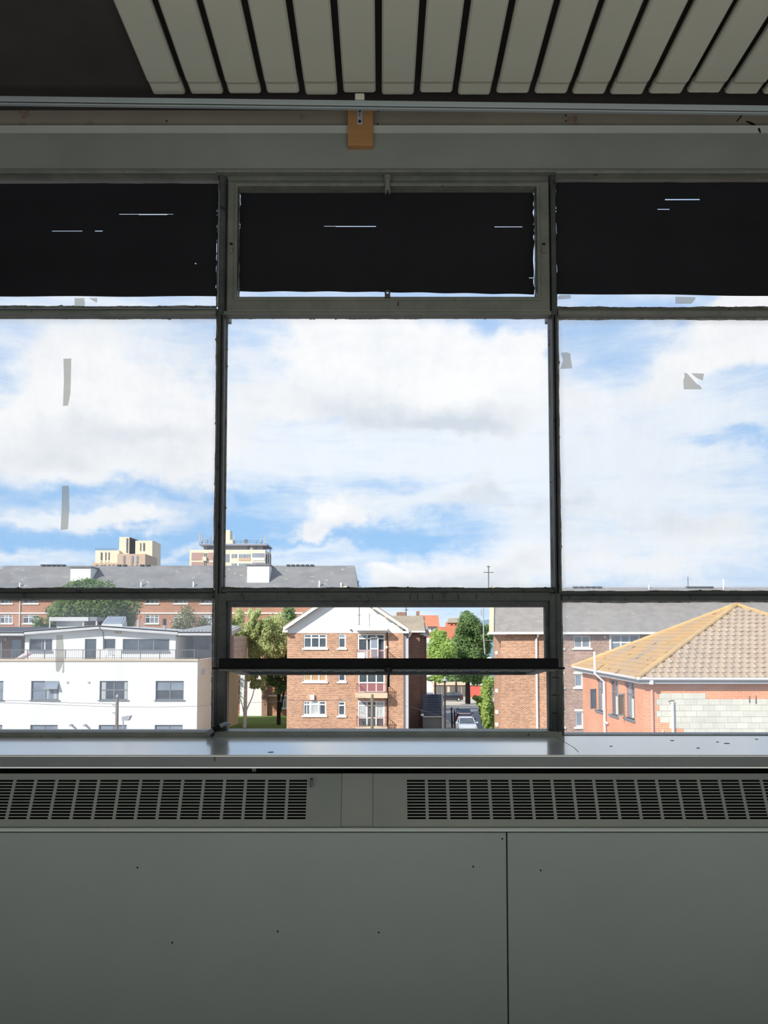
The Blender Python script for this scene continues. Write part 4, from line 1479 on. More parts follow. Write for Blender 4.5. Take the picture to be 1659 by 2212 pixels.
for (pa, pb, pt, pbm) in ((411, 437, 1194, 1210), (445, 461, 1194, 1210), (411, 437, 1214, 1226), (445, 461, 1214, 1226)):
    fpan('brown_panel', pa, pb, pt, pbm, 'towerbrown', 0.1)
fpan('balcony', 436, 444, 1203, 1212, 'towercream', 0.8)
for pa in (438.5, 442):
    fpan('window', pa, pa + 1.8, 1195, 1203, 'pane', 0.12)
    fpan('window', pa, pa + 1.8, 1214, 1223, 'pane', 0.12)
fpan('side_panel', 484, 493, 1197, 1214, 'towergrey', 0.1)
for r0 in (1197, 1217):
    for pa, pb in ((498, 502), (503.5, 506.5), (507.5, 509.5), (514, 517), (518.5, 521), (522.5, 529), (530.5, 534), (535.5, 539)):
        fpan('window', pa, pb, r0, r0 + (8 if r0 < 1200 else 6), 'panel', 0.12)
fpan('tan_panel', 513.5, 539, 1205, 1211.5, 'tan', 0.12)
fpan('green_panel', 543, 569.5, 1195, 1204, 'towergrey', 0.1)
fpan('white_panel', 544, 570, 1205, 1211, 'whitew', 0.2)
fpan('grey_panel', 543, 570, 1215, 1224, 'towergrey', 0.1)
YP2 = YU + 5
tbox(tB, 'plant_room', 437, 565, 1177, YP2, 8, M['towergrey'], z0=ZZ(1190, YP2))
MB().box(XX(427, YP2 - 2), XX(575, YP2 - 2), YP2 - 2, YP2 + 10, ZZ(1178, YP2 - 2), ZZ(1174.5, YP2 - 2)).build('canopy_roof', M['towergrey'], tB)
tbox(tB, 'tank_room', 480, 500, 1166, YP2 + 2, 5, M['towercream'], z0=ZZ(1178, YP2))
MB().box(XX(482, YP2 + 3), XX(494, YP2 + 3), YP2 + 3, YP2 + 7, ZZ(1166, YP2), ZZ(1145, YP2 + 3)).build('flue_stack', M['towercream'], tB)
for pa, pb, pt, pbm in ((445, 448, 1183, 1187), (450, 457, 1180, 1186), (532, 537, 1181, 1186), (538, 544, 1183, 1189), (549, 553, 1181, 1186)):
    MB().box(XX(pa, YP2), XX(pb, YP2), YP2 - 0.3, YP2 + 0.1, ZZ(pbm, YP2), ZZ(pt, YP2)).build('plant_vent', M['pane' if pa != 538 else 'whitew'], tB)


def antenna(pa, pb, pt, pbm, mat='palemetal', Y=YP2 - 1):
    MB().box(XX(pa, Y), XX(pb, Y), Y, Y + 0.5, ZZ(pbm, Y), ZZ(pt, Y)).build('antenna_panel', M[mat], tB)
    x = (XX(pa, Y) + XX(pb, Y)) / 2
    MB().tube([(x, Y + 0.3, ZZ(1176, Y)), (x, Y + 0.3, ZZ(pt, Y))], 0.10, 5).build('antenna_pole', M['greymetal'], tB)


for a in ((427, 429.5, 1154, 1170), (431, 433.5, 1154, 1170), (569.5, 572.5, 1159, 1174), (501.5, 504, 1156, 1167), (560, 562, 1163, 1172), (440, 441.5, 1161, 1172), (452, 453, 1158, 1173), (456.5, 459, 1156, 1168)):
    antenna(*a)
mb = MB()
for px, pt in ((437, 1167), (444, 1163), (448, 1166), (455, 1162), (461, 1160), (463, 1165), (520, 1168), (529, 1168), (554, 1168), (563, 1164), (566, 1168)):
    p = B(px, 1175, YP2)
    mb.tube([p, (p[0], p[1], ZZ(pt, YP2))], 0.08, 4)
for py in (1168, 1171.5):
    mb.tube([B(504, py, YP2), B(568, py, YP2)], 0.05, 4)
    mb.tube([B(435, py, YP2), B(466, py, YP2)], 0.05, 4)
mb.build('mast_railing', M['greymetal'], tB)
c = B(532, 1169.5, YP2)
MB().tube([(c[0], c[1], c[2]), (c[0], c[1] - 0.35, c[2])], [0.7, 0.75], 12).build('dish', M['greymetal'], tB)
p = B(583.5, 1222, YU + 10)
MB().tube([p, (p[0], p[1], ZZ(1186, YU + 10))], 0.16, 6).build('mast', M['palemetal'], tB)

# ------------------------------------------------------------------ 3. white flat-roofed building, left
Y2 = 60.0
zg = gz(Y2)
wb = thing('white_building', 'white rendered building with a railed roof terrace, lower left', 'building', (XX(200, Y2), Y2, zg))
wx0, wx1 = XX(-260, Y2), XX(427, Y2)
zt_ = ZZ(1428, Y2)
low = [(-52, 7), (67, 127), (215, 276), (336, 397)]
wr = [rect(a, b, 1471, 1512, Y2) for a, b in low]
wr2 = [rect(a - 2, b - 2.5, 1566, 1604, Y2) for a, b in low]
wallplate(wb, 'front_wall', wx0, wx1, zg, zt_, Y2, wr + wr2, M['white'])
for k, r in enumerate(wr + wr2):
    window(wb, r, Y2, cols=2, split=[0.52], fr=0.075, mat=M['greyfr'], rec=0.10, sill=0.07, sillmat=M['greyfr'],
           panes=[['panel', None, 'panel', 'panel'], ['panel', 'panel', 'panel', 'panel'], [None, None, None, None], [None, 'panel', None, 'panel']][k % 4] if k < 4 else ['panel'] * 4,
           curtain=[(0.55, 0.62, 'curtain'), (0.8, 0.9, 'curtain')] if k in (1,) else ([(0.05, 0.2, 'curtain'), (0.86, 0.96, 'curtain')] if k == 2 else None))
# the open top-hung vent of the second window
r = wr[1]
xm = (r[0] + r[1]) / 2
mb = MB()
zc0, zc1 = r[2] + (r[3] - r[2]) * 0.52, r[3]
ang = math.radians(28)
dz_, dy_ = (zc1 - zc0) * math.cos(ang), (zc1 - zc0) * math.sin(ang)


def vp(u, v, w):
    return (u, Y2 - v * dy_ + w, zc1 - v * dz_)


mb.holed(xm, r[1], 0.0, 1.0, [(xm + 0.08, r[1] - 0.08, 0.1, 0.9)], vp, 0.05)
o = mb.build('open_vent', M['greyfr'], wb)
MB().holed(xm + 0.07, r[1] - 0.07, 0.08, 0.92, [], lambda u, v, w: vp(u, v, w + 0.02), 0.01).build('pane', M['panel'], o)
# coping, side wall going back, flat roof
MB().box(wx0, wx1 + 0.05, Y2 - 0.1, Y2 + 0.4, zt_, zt_ + 0.16).build('coping', M['cream'], wb)
xs = wx1
MB().box(xs - 0.25, xs, Y2 + 0.22, 77.4, gz(77), zt_ + 0.1).build('side_wall', M['tanwall'], wb)
MB().box(wx0, xs - 0.2, Y2 + 0.22, 77.4, zg, zt_ - 0.05).build('terrace_deck', M['fasc'], wb)
MB().box(xs - 0.05, xs + 0.12, Y2 + 6.0, Y2 + 6.2, gz(77), zt_).build('downpipe', M['upvc'], wb)
MB().box(xs - 0.02, xs + 0.06, Y2 + 1.2, Y2 + 2.3, ZZ(1458, Y2 + 1), ZZ(1445, Y2 + 1)).build('meter_box', M['fasc'], wb)
for px, py in ((146, 1474), (192, 1474)):
    p = B(px, py, Y2)
    MB().box(p[0] - 0.08, p[0] + 0.08, Y2 - 0.05, Y2 + 0.02, p[2] - 0.08, p[2] + 0.08).build('air_vent', M['cream'], wb)
for px, py in ((155, 1566), (185, 1566)):
    p = B(px, py, Y2)
    MB().tube([(p[0], Y2 + .02, p[2]), (p[0], Y2 - 0.35, p[2])], 0.09, 12).build('flue', M['palemetal'], wb)
# railing
RY = Y2 + 0.15
rl = MB()
rx0, rx1 = XX(-200, RY), XX(421, RY)
zr0, zr1 = zt_ + 0.18, ZZ(1403, RY)
rl.box(rx0, rx1, RY - 0.03, RY + 0.03, zr1 - 0.05, zr1)
rl.box(rx0, rx1, RY - 0.02, RY + 0.02, zr0 + 0.03, zr0 + 0.07)
x = rx0
while x < rx1:
    rl.box(x - 0.010, x + 0.010, RY - 0.010, RY + 0.010, zr0 + 0.05, zr1 - 0.04)
    x += 0.165
ro = rl.build('railing', M['greymetal'], wb)
for px in (-80, -45, -10, 24, 59.5, 96, 141, 179, 216, 262, 303, 345, 379, 420):
    xp = XX(px, RY)
    MB().box(xp - 0.028, xp + 0.028, RY - 0.028, RY + 0.028, zt_ + 0.1, zr1).build('post', M['greymetal'], ro)
mb = MB()                                   # railing returning along the side, with its gate
for i in range(40):
    yy = RY + i * 0.38
    mb.box(rx1 - 0.012, rx1 + 0.012, yy - 0.012, yy + 0.012, zr0, zr1 - 0.03)
mb.box(rx1 - 0.02, rx1 + 0.02, RY, RY + 15.5, zr1 - 0.05, zr1)
mb.build('side_railing', M['greymetal'], wb)
# penthouse
Y3 = 64.0
zb_ = zt_ - 0.05


def P3(px, py, Y=Y3):
    return B(px, py, Y)


px0, px1 = XX(53, Y3), XX(379, Y3)
zroofL, zpk, zroofR = ZZ(1370, Y3), ZZ(1359, Y3, 211), ZZ(1370, Y3)
xpk = XX(211, Y3)
hp = [rect(63, 113, 1380, 1407, Y3), rect(183, 208, 1380, 1427.5, Y3), rect(224, 249.5, 1380, 1402, Y3), rect(265, 366, 1380, 1407, Y3)]
wallplate(wb, 'penthouse_wall', px0, px1, zb_, ZZ(1373, Y3), Y3, [hp[0], (hp[1][0], hp[1][1], zb_ - 1, hp[1][3]), hp[2], hp[3]], M['white'])
MB().prism([(px0, ZZ(1373, Y3)), (px1, ZZ(1373, Y3)), (px1, zroofR - 0.02), (xpk, zpk - 0.05), (px0, zroofL - 0.02)], Y3, Y3 + 0.22).build('gable_band', M['white'], wb)
MB().box(px0 + 0.02, px1 - 0.02, Y3 + 0.3, 76, zb_, ZZ(1375, Y3)).build('penthouse_core', M['white'], wb)
window(wb, hp[0], Y3, colsplit=[0.53], fr=0.08, mat=M['greyfr'], rec=0.08, panes=[None, 'pane'], curtain=[(0.50, 0.56, 'curtain'), (0.62, 0.68, 'curtain')])
d = hp[1]
window(wb, (d[0], d[1], zb_, d[3]), Y3, cols=1, fr=0.07, mat=M['greyfr'], rec=0.08, name='door', panemat=M['pane'])
window(wb, hp[2], Y3, cols=1, fr=0.07, mat=M['greyfr'], rec=0.08)
window(wb, hp[3], Y3, colsplit=[0.335, 0.66], fr=0.08, mat=M['greyfr'], rec=0.08)
for r in (hp[0], hp[3]):
    MB().box(r[0] - 0.05, r[1] + 0.05, Y3 - 0.1, Y3 + 0.06, r[2] - 0.14, r[2]).build('window_sill', M['greyfr'], wb)
# fascias (shallow gable) and roofs
YF = Y3 - 0.7


def fascia(pa, pya, pb, pyb, h, Y=YF, name='roof_fascia'):
    a, b = B(pa, pya, Y), B(pb, pyb, Y)
    k = h / F * Y
    MB().hexa([(a[0], Y, a[2] - k), (b[0], Y, b[2] - k), (b[0], Y + 0.12, b[2] - k), (a[0], Y + 0.12, a[2] - k),
               (a[0], Y, a[2]), (b[0], Y, b[2]), (b[0], Y + 0.12, b[2]), (a[0], Y + 0.12, a[2])]).build(name, M['fasc'], wb)


fascia(51, 1362.5, 211, 1350.5, 8.5)
fascia(211, 1350.5, 385, 1362.5, 8.5)
fascia(-240, 1365, 52, 1365, 8)
fascia(384, 1364.5, 500, 1364.5, 8)


def roofplane(name, pts, mat, t=0.10):
    lo_ = [(x, y, z - t) for x, y, z in pts]
    return MB().hexa(lo_ + list(pts)).build(name, mat, wb)


def bk_(p, Y):                       # same x and z further back
    return (p[0], Y, p[2])


A, Pk, C_ = B(51, 1363, YF), B(211, 1351, YF), B(385, 1363, YF)
roofplane('roof', [A, Pk, bk_(Pk, 76.5), bk_(A, 76.5)], M['fasc'])
roofplane('roof', [Pk, C_, bk_(C_, 76.5), bk_(Pk, 76.5)], M['fasc'])
A2, B2 = B(-240, 1365.5, YF), B(52, 1365.5, YF)
roofplane('side_roof', [A2, B2, (B2[0] + 3.0, 76, B2[2] + 0.55), (A2[0], 76, A2[2] + 0.55)], M['darkroof'])
A3, B3 = B(384, 1365, YF), B(498, 1365, YF)
e3 = B(521, 1353.5, 74)
roofplane('side_roof', [A3, B3, e3, (A3[0], 74, e3[2])], M['fasc'])
for i in range(14):                  # standing seams
    f = i / 14
    a = (A3[0] + (B3[0] - A3[0]) * f, YF, A3[2] + 0.03)
    b = (A3[0] + (e3[0] - A3[0]) * f, 74, e3[2] + 0.03)
    MB().hexa([(a[0] - .05, a[1], a[2] - .05), (a[0] + .05, a[1], a[2] - .05), (b[0] + .05, b[1], b[2] - .05), (b[0] - .05, b[1], b[2] - .05),
               (a[0] - .05, a[1], a[2] + .08), (a[0] + .05, a[1], a[2] + .08), (b[0] + .05, b[1], b[2] + .08), (b[0] - .05, b[1], b[2] + .08)]).build('roof_seam', M['fasc'], wb)
a, b = B(498, 1364.5, YF), e3
MB().hexa([(a[0], a[1], a[2] - .38), (b[0], b[1], b[2] - .38), (b[0] - .1, b[1], b[2] - .38), (a[0] - .1, a[1], a[2] - .38),
           (a[0] + .02, a[1], a[2] + .02), (b[0] + .02, b[1], b[2] + .02), (b[0] - .1, b[1], b[2] + .02), (a[0] - .1, a[1], a[2] + .02)]).build('verge', M['fasc'], wb)
# glazed porch at the right and slatted end
YG = 67.0
g0, g1 = XX(380, YG), XX(492, YG)
r = (g0, g1, zb_, ZZ(1373, YG))
window(wb, r, YG, colsplit=[0.2, 0.42, 0.78], fr=0.10, mat=M['greyfr'], rec=0.0, panes=['panel', 'pane', 'pane', 'pane'], name='glazed_screen')
sx = XX(497, YF + 0.8)
zc0, zc1 = zb_, ZZ(1374, YF + .8)
MB().box(sx - 0.15, sx, YF + 0.9, 74, zc0, zc1).build('end_wall', M['brownbrick'], wb)
nsl = 22
for i in range(nsl):
    z = zc0 + (zc1 - zc0) * (i + 0.12) / nsl
    h = (zc1 - zc0) / nsl * 0.74
    MB().box(sx, sx + 0.05, YF + 2.2, 74, z, z + h).build('slat', M['clad'], wb)
MB().box(sx - 0.1, sx + 0.06, YF + 0.8, YF + 1.0, zc0, zc1).build('corner_post', M['redbrick'], wb)
# brick porch at the left
YL = 66.0
MB().box(XX(-240, YL), XX(53, YL), YL, YL + 0.3, zb_, ZZ(1371, YL)).build('porch_wall', M['brownbrick'], wb)
window(wb, rect(24, 48, 1381, 1428, YL), YL - 0.1, cols=1, fr=0.08, mat=M['greyfr'], rec=0.0, panemat=M['panel'], name='door')
MB().box(XX(0.5, Y3), XX(3, Y3), Y3, Y3 + 0.12, zb_, ZZ(1371, Y3)).build('porch_post', M['greyfr'], wb)
p = B(14, 1380, YL)
MB().lathe((p[0], p[1] - 0.15, p[2] - 0.2), [(0.02, 0), (0.10, 0.05), (0.12, 0.25), (0.03, 0.36)], 8).build('wall_lantern', M['palemetal'], wb)
# floodlights and cable
for px in (252.5, 259.5):
    p = B(px, 1366, Y3)
    MB().box(p[0] - 0.11, p[0] + 0.11, Y3 - 0.22, Y3 - 0.05, p[2] - 0.09, p[2] + 0.09).build('floodlight', M['cream'], wb)
pipe(wb, [B(211, 1349, YF - .05), B(216, 1358, YF - .05), B(223, 1366, Y3 - .04), B(223, 1402, Y3 - .04)], 0.03, M['greymetal'], 'cable')
# roof boxes, skylight, flues
YB = 69.0
o = MB().box(XX(120, YB), XX(176, YB), YB, YB + 4, ZZ(1358, YB), ZZ(1341, YB)).build('roof_box', M['fasc'], wb)
MB().box(XX(104, YB - .6), XX(189, YB - .6), YB - 0.6, YB + 4.4, ZZ(1341.5, YB - .6), ZZ(1333, YB - .6)).build('box_roof', M['fasc'], o)
MB().box(XX(189, YB - .6), XX(212, YB), YB - 0.5, YB + 4.4, ZZ(1341.5, YB), ZZ(1333, YB)).build('box_roof', M['greyfr'], o)
for px in (106, 178.5, 207):
    MB().box(XX(px - 1.3, YB - .4), XX(px + 1.3, YB - .4), YB - 0.45, YB - 0.35, ZZ(1356, YB), ZZ(1341, YB)).build('box_post', M['fasc'], o)
YK = 68.0
k0, k1, k2, k3 = B(219, 1349, YK), B(264, 1349, YK), B(272, 1332, YK + 2.2), B(233, 1332, YK + 2.2)
o = MB().hexa([(k0[0], YK, k0[2] - .5), (k1[0], YK, k1[2] - .5), (k2[0] + .2, YK + 2.2, k1[2] - .5), (k3[0], YK + 2.2, k1[2] - .5), k0, k1, k2, k3]).build('skylight', M['fasc'], wb)
kk = [Vector(k0).lerp(Vector(k2), .06), Vector(k1).lerp(Vector(k3), .06), Vector(k2).lerp(Vector(k0), .06), Vector(k3).lerp(Vector(k1), .06)]
MB().hexa([(q.x, q.y, q.z + .0) for q in kk] + [(q.x, q.y, q.z + .06) for q in kk]).build('skylight_pane', M['panel'], o)
for px, pt, pb_ in ((299.5, 1338, 1356), (355.5, 1338, 1360)):
    yy = 67.0
    p, q = B(px, pb_, yy), B(px, pt, yy)
    o = pipe(wb, [(p[0], yy, p[2]), (q[0], yy, q[2])], 0.13, M['palemetal'], 'flue')
    if px > 320:
        pipe(o, [(q[0], yy, q[2] - 0.5), (q[0], yy, q[2] + 0.1)], [0.18, 0.12], M['darkmetal'], 'flue_cap') if False else MB().tube([(q[0], yy, q[2] - 0.5), (q[0], yy, q[2] + 0.05)], [0.17, 0.15], 8).build('flue_cap', M['darkmetal'], o)
# folded pink parasol lying behind the rail
p = B(42, 1420, Y2 + 1.2)
mb = MB().loft([[(p[0] + u * 1.6 + 0.3 * math.cos(a) * 0, p[1] + 0.4 * w_ * math.cos(a), p[2] - 0.25 + 0.75 * u + 0.42 * w_ * (1 + math.sin(a))) for a in [k * math.pi / 5 for k in range(10)]]
                for u, w_ in ((-0.55, 0.05), (-0.2, 0.35), (0.2, 0.5), (0.5, 0.45), (0.62, 0.05))])
o = mb.build('parasol', pm('pink fabric', (232, 190, 196), (244, 226, 224), 6, 0.8))
tag(o, 'folded pink and white parasol lying behind the terrace railing', 'parasol')
p = B(238, 1418, Y2 + 2.4)
ch = thing('terrace_chair', 'pale garden chair standing on the roof terrace below the small window', 'chair', (p[0], p[1], zb_ + .0))
MB().box(p[0] - .28, p[0] + .28, p[1] - .28, p[1] + .28, zb_ + 0.40, zb_ + 0.46).build('seat', M['fasc'], ch)
MB().box(p[0] - .28, p[0] + .28, p[1] + .24, p[1] + .30, zb_ + 0.46, zb_ + 0.95).build('backrest', M['fasc'], ch)
for sx_ in (-1, 1):
    for sy_ in (-1, 1):
        MB().box(p[0] + sx_ * .26 - .02, p[0] + sx_ * .26 + .02, p[1] + sy_ * .26 - .02, p[1] + sy_ * .26 + .02, zb_, zb_ + 0.42).build('leg', M['fasc'], ch)

# ------------------------------------------------------------------ 4. gabled brick flats in the centre
Y4 = 62.0
zg4 = gz(Y4)
gb = thing('brick_flats', 'three storey brick flats with a wide white gable, centre', 'building', (XX(746, Y4), Y4, zg4))
gx0, gx1 = XX(620, Y4), XX(871.5, Y4)
zgb = ZZ(1367.5, Y4)
bigs = [rect(655.5, 706, 1369.5, 1400, Y4), rect(655, 706, 1437, 1472, Y4), rect(655, 704.5, 1514, 1545, Y4)]
smalls = [rect(730.5, 747, 1369.5, 1400, Y4), rect(730.5, 746.5, 1437, 1472, Y4), rect(730, 746, 1515, 1546, Y4)]
doors = [rect(773, 831.5, 1369.5, 1425, Y4), rect(774, 831, 1437, 1496, Y4), rect(773, 831, 1514, 1571, Y4)]
hz = [(a, b, c, min(d, zgb - 0.001)) for a, b, c, d in bigs + smalls + doors]
wallplate(gb, 'front_wall', gx0, gx1, zg4, zgb, Y4, hz, M['redbrick2'])
MB().box(gx0 + .02, gx1 - .02, Y4 + 0.22, Y4 + 12, zg4, zgb - .1).build('core', M['redbrick'], gb)
win_sets = {0: ['pane', 'pane', 'pane', 'panel', 'panel', 'panel'], 1: ['blind'] * 6, 2: ['pane', 'curtain', 'pane', 'curtain', 'panel', 'panel']}
for k, r in enumerate(bigs):
    panes = {0: ['pane', 'pane', 'pane', 'pane', 'pane', 'pane'], 1: ['blind'] * 6, 2: ['pane', 'pane', 'curtain', 'curtain', 'pane', 'pane']}[k]
    window(gb, r, Y4, cols=3, split=[0.74], fr=0.10, sill=0.14, panes=panes,
           curtain=[(0.12, 0.18, 'curtain'), (0.24, 0.32, 'curtain'), (0.68, 0.74, 'curtain')] if k == 2 else None)
for k, r in enumerate(smalls):
    window(gb, r, Y4, cols=1, split=[0.72], fr=0.10, sill=0.14, panes=['pane', 'panel' if k == 0 else 'pane'])
for k, r in enumerate(doors):
    window(gb, r, Y4, colsplit=[0.34, 0.68], split=[0.36, 0.82] if k != 1 else [0.36], fr=0.10, rec=0.02, name='balcony_door',
           panes={0: ['curtain', 'pane', 'panel', 'blind', 'pane', 'pane', 'pane', 'pane', 'pane'],
                  1: ['redmetal', 'pane'] * 3, 2: ['pane', 'curtain', 'panel', 'pane', 'pane', 'pane', 'pane', 'curtain', 'curtain']}[k])
# open door leaf on the top floor
r = doors[0]
xh = r[0] + (r[1] - r[0]) * 0.45
mb = MB()
lw_ = 0.72
zb0, zb1 = r[2] + .02, r[3] - 0.22
ca, sa = math.cos(math.radians(20)), math.sin(math.radians(20))


def lf(u, v, w):
    return (xh + u * ca, Y4 - 0.05 - u * sa * 0.6 + w, v)


mb.holed(0, lw_, zb0, zb1, [(0.09, lw_ - .09, zb0 + .9, zb1 - .09), (0.09, lw_ - .09, zb0 + .1, zb0 + .8)], lf, 0.05)
o = mb.build('open_door', M['whitew'], gb)
MB().holed(0.07, lw_ - .07, zb0 + .88, zb1 - .07, [], lambda u, v, w: lf(u, v, w + .02), 0.012).build('pane', M['panel'], o)
MB().holed(0.07, lw_ - .07, zb0 + .08, zb0 + .82, [], lambda u, v, w: lf(u, v, w + .02), 0.012).build('panel', M['panel'], o)
# canopy, balconies
za_, zb__ = ZZ(1362, Y4 - 1), ZZ(1357, Y4 - 1)
MB().box(XX(768.5, Y4 - 1), XX(837, Y4 - 1), Y4 - 1.0, Y4, za_, zb__).build('canopy', M['whitew'], gb)
for pt, pb_, rt in ((1424, 1434, 1404), (1497, 1508, 1477), (1571, 1580, 1549)):
    yb = Y4 - 0.9
    o = MB().box(XX(768, yb), XX(837, yb), yb, Y4, ZZ(pb_, yb), ZZ(pt, yb)).build('balcony', M['cream'], gb)
    mb = MB()
    xa_, xb_ = XX(770, yb), XX(835, yb)
    zt1, zt2 = ZZ(pt, yb), ZZ(rt, yb)
    mb.box(xa_, xb_, yb + .03, yb + .07, zt2 - .04, zt2)
    if pt != 1497:
        n_ = 26
        sel = range(0, n_ + 1, 1) if pt == 1424 else [0, 1, 2, 3, 4, 5, 20, 21, 22, 23, 24, 25, 26]
    else:
        sel = range(0, 27)
    for i in sel:
        x = xa_ + (xb_ - xa_) * i / 26
        mb.box(x - .013, x + .013, yb + .035, yb + .065, zt1, zt2)
    for x in (xa_, xb_):
        mb.box(x - .02, x + .02, yb, Y4, zt2 - .04, zt2)
        for j in range(1, 5):
            mb.box(x - .012, x + .012, yb + j * .18, yb + j * .18 + .02, zt1, zt2)
    mb.build('balcony_railing', M['redmetal'], gb)
MB().box(XX(772, Y4 - .95), XX(787.5, Y4 - .95), Y4 - .97, Y4 - .93, ZZ(1424, Y4), ZZ(1409, Y4)).build('balcony_screen', M['whitew'], gb)
# white gable with barge boards and roof
xap, zap = XX(746, Y4), ZZ(1274, Y4)
zbr = ZZ(1363, Y4)
sl_ = (zap - zbr) / (xap - XX(613, Y4))
MB().prism([(gx0, zgb), (gx1, zgb), (gx1, zap - (gx1 - xap) * sl_), (xap, zap), (gx0, zap - (xap - gx0) * sl_)], Y4 - 0.02, Y4 + 0.25).build('gable', M['white'], gb)
exl, exr = XX(611.5, Y4 - .5), XX(882, Y4 - .5)
for sx_, ex in ((-1, exl), (1, exr)):
    w_ = abs(xap - ex)
    zl = zap - w_ * sl_
    poly = [(ex, zl), (xap, zap), (xap, zap + 0.28), (ex, zl + 0.26)]
    if sx_ == 1:
        poly = poly[::-1]
    MB().prism(poly, Y4 - 0.62, Y4 - 0.52).build('barge_board', M['whitew'], gb)
    poly = [(ex + 0.02 * sx_, zl + 0.24), (xap, zap + 0.26), (xap, zap + 0.40), (ex + 0.02 * sx_, zl + 0.36)]
    if sx_ == 1:
        poly = poly[::-1]
    MB().prism(poly, Y4 - 0.60, Y4 + 12).build('roof', M['slatebrown'], gb)
    for f in (0.25, 0.45, 0.65, 0.85):
        xb_ = xap + sx_ * w_ * f
        zz_ = zap - w_ * f * sl_
        MB().box(xb_ - .1, xb_ + .1, Y4 - 0.52, Y4, zz_ - .06, zz_ + .12).build('rafter_end', M['cream'], gb)
zl = zap - abs(xap - exl) * sl_
MB().box(exl - .05, gx0 + .1, Y4 - .6, Y4 + .3, zl - .12, zl + .05).build('eave_box', M['whitew'], gb)
zl = zap - abs(xap - exr) * sl_
MB().box(gx1 - .1, exr + .05, Y4 - .6, Y4 + .3, zl - .12, zl + .05).build('eave_box', M['whitew'], gb)
# alarm box, dish, pipes, cables
p = B(674.5, 1506, Y4)
MB().box(p[0] - .17, p[0] + .17, Y4 - .2, Y4, p[2] - .2, p[2] + .2).build('alarm_box', M['whitew'], gb)
p = B(758.5, 1361, Y4)
MB().tube([(p[0], Y4 - .02, p[2]), (p[0], Y4 - .14, p[2])], [0.07, 0.09], 10).build('alarm_bell', M['greymetal'], gb)
pipe(gb, [(XX(836.5, Y4), Y4 - .07, ZZ(1366, Y4)), (XX(836.5, Y4), Y4 - .07, zg4)], 0.045, M['darkmetal'])
pipe(gb, [(XX(873.5, Y4), Y4 + .0, zgb), (XX(873.5, Y4), Y4 + .0, zg4)], 0.06, M['greymetal'])
pipe(gb, [B(888, 1365, Y4 - .3), B(884, 1374, Y4 - .1), B(880, 1381, Y4), (XX(880, Y4), Y4, zg4)], 0.11, M['fasc'])
pipe(gb, [(XX(877, Y4), Y4 + .05, zgb), (XX(877, Y4), Y4 + .05, zg4)], 0.10, M['towergrey'])
p = B(836.5, 1398, Y4)
MB().box(p[0] - .12, p[0] + .02, Y4 - .18, Y4 - .04, p[2] - .08, p[2] + .08).build('lamp', M['whitew'], gb)
# wing set back to the right, stepping down the street
Y5 = 70.5
zs_ = zg4
wgx = [(868, 907, 1363.5, 1330, 70.5), (905, 915, 1369, 1340, 73.0), (914, 921.5, 1372, 1350, 77.0)]
for k, (pa, pb, pe_, pr_, yy) in enumerate(wgx):
    MB().box(XX(pa, yy), XX(pb, yy), yy, yy + 8, gz(yy), ZZ(pe_, yy)).build('wing_wall', M['brownbrick'], gb)
    xa_, xb_ = XX(pa - 45 if k == 0 else pa - 6, yy), XX(pb + (11 if k == 0 else 6), yy)
    yb = yy + 3.2
    ze, zr_ = ZZ(pe_, yy), ZZ(pr_, yb)
    MB().add([(xa_, yy - .5, ze - .02), (xb_, yy - .5, ze - .02), (xb_, yb, zr_), (xa_, yb, zr_), (xa_, yy + 8, ze), (xb_, yy + 8, ze)],
             [(0, 1, 2, 3), (3, 2, 5, 4), (0, 3, 4), (1, 5, 2), (0, 4, 5, 1)]).build('wing_roof', M['slatebrown'], gb)
    MB().box(max(xa_, XX(884, yy)), xb_, yy - .6, yy - .5, ze - .12, ze + .03).build('gutter', M['whitew'], gb)
# chimneys beyond
yc = 84.0
for pa, pb, pt in ((857, 877, 1324), (900, 906.5, 1322)):
    o = MB().box(XX(pa, yc), XX(pb, yc), yc, yc + .9, ZZ(1336, yc), ZZ(pt, yc)).build('chimney', M['brownbrick'], gb)
    n_ = 4 if pb - pa > 10 else 2
    for i in range(n_):
        x = XX(pa + (pb - pa) * (i + .5) / n_, yc)
        MB().tube([(x, yc + .4, ZZ(pt, yc)), (x, yc + .4, ZZ(pt - 2, yc))], .12, 8).build('chimney_pot', M['redbrick'], o)
MB().box(XX(846, yc), XX(918, yc), yc - .5, yc + 7, gz(90), ZZ(1332, yc)).build('rear_block', M['brownbrick'], gb)

# aerials
def aerial(label, px, pb, pt, Y, bars, mat='darkmetal', r=0.03, stays=()):
    mb = MB()
    p = B(px, pb, Y)
    mb.tube([p, (p[0], Y, ZZ(pt, Y))], r, 6)
    for py, half in bars:
        z = ZZ(py, Y)
        k = half / F * Y
        mb.tube([(p[0] - k, Y, z), (p[0] + k, Y, z)], r * 0.7, 5)
        mb.tube([(p[0], Y - k * 0.8, z), (p[0], Y + k * 0.3, z)], r * 0.5, 5)
    for (qx, qy) in stays:
        mb.tube([(p[0], Y, ZZ(pb + (pt - pb) * .4, Y)), B(qx, qy, Y)], r * 0.4, 4)
    tag(mb.build('tv_aerial', M[mat]), label, 'aerial')


aerial('thin tv aerial in front of the white gable', 776, 1349, 1305, Y4 - 0.9, [(1349, 3.5), (1329, 3.5)], r=0.028)
aerial('small tv aerial on the chimney right of the gable', 877.5, 1330, 1308, yc + .3, [(1317.5, 4.5)], r=0.04)
aerial('tall cross shaped tv aerial at the end of the right ridge', 1055.5, 1274, 1222, 58.0, [(1236.5, 11), (1224, 4)], 'greymetal', r=0.045)

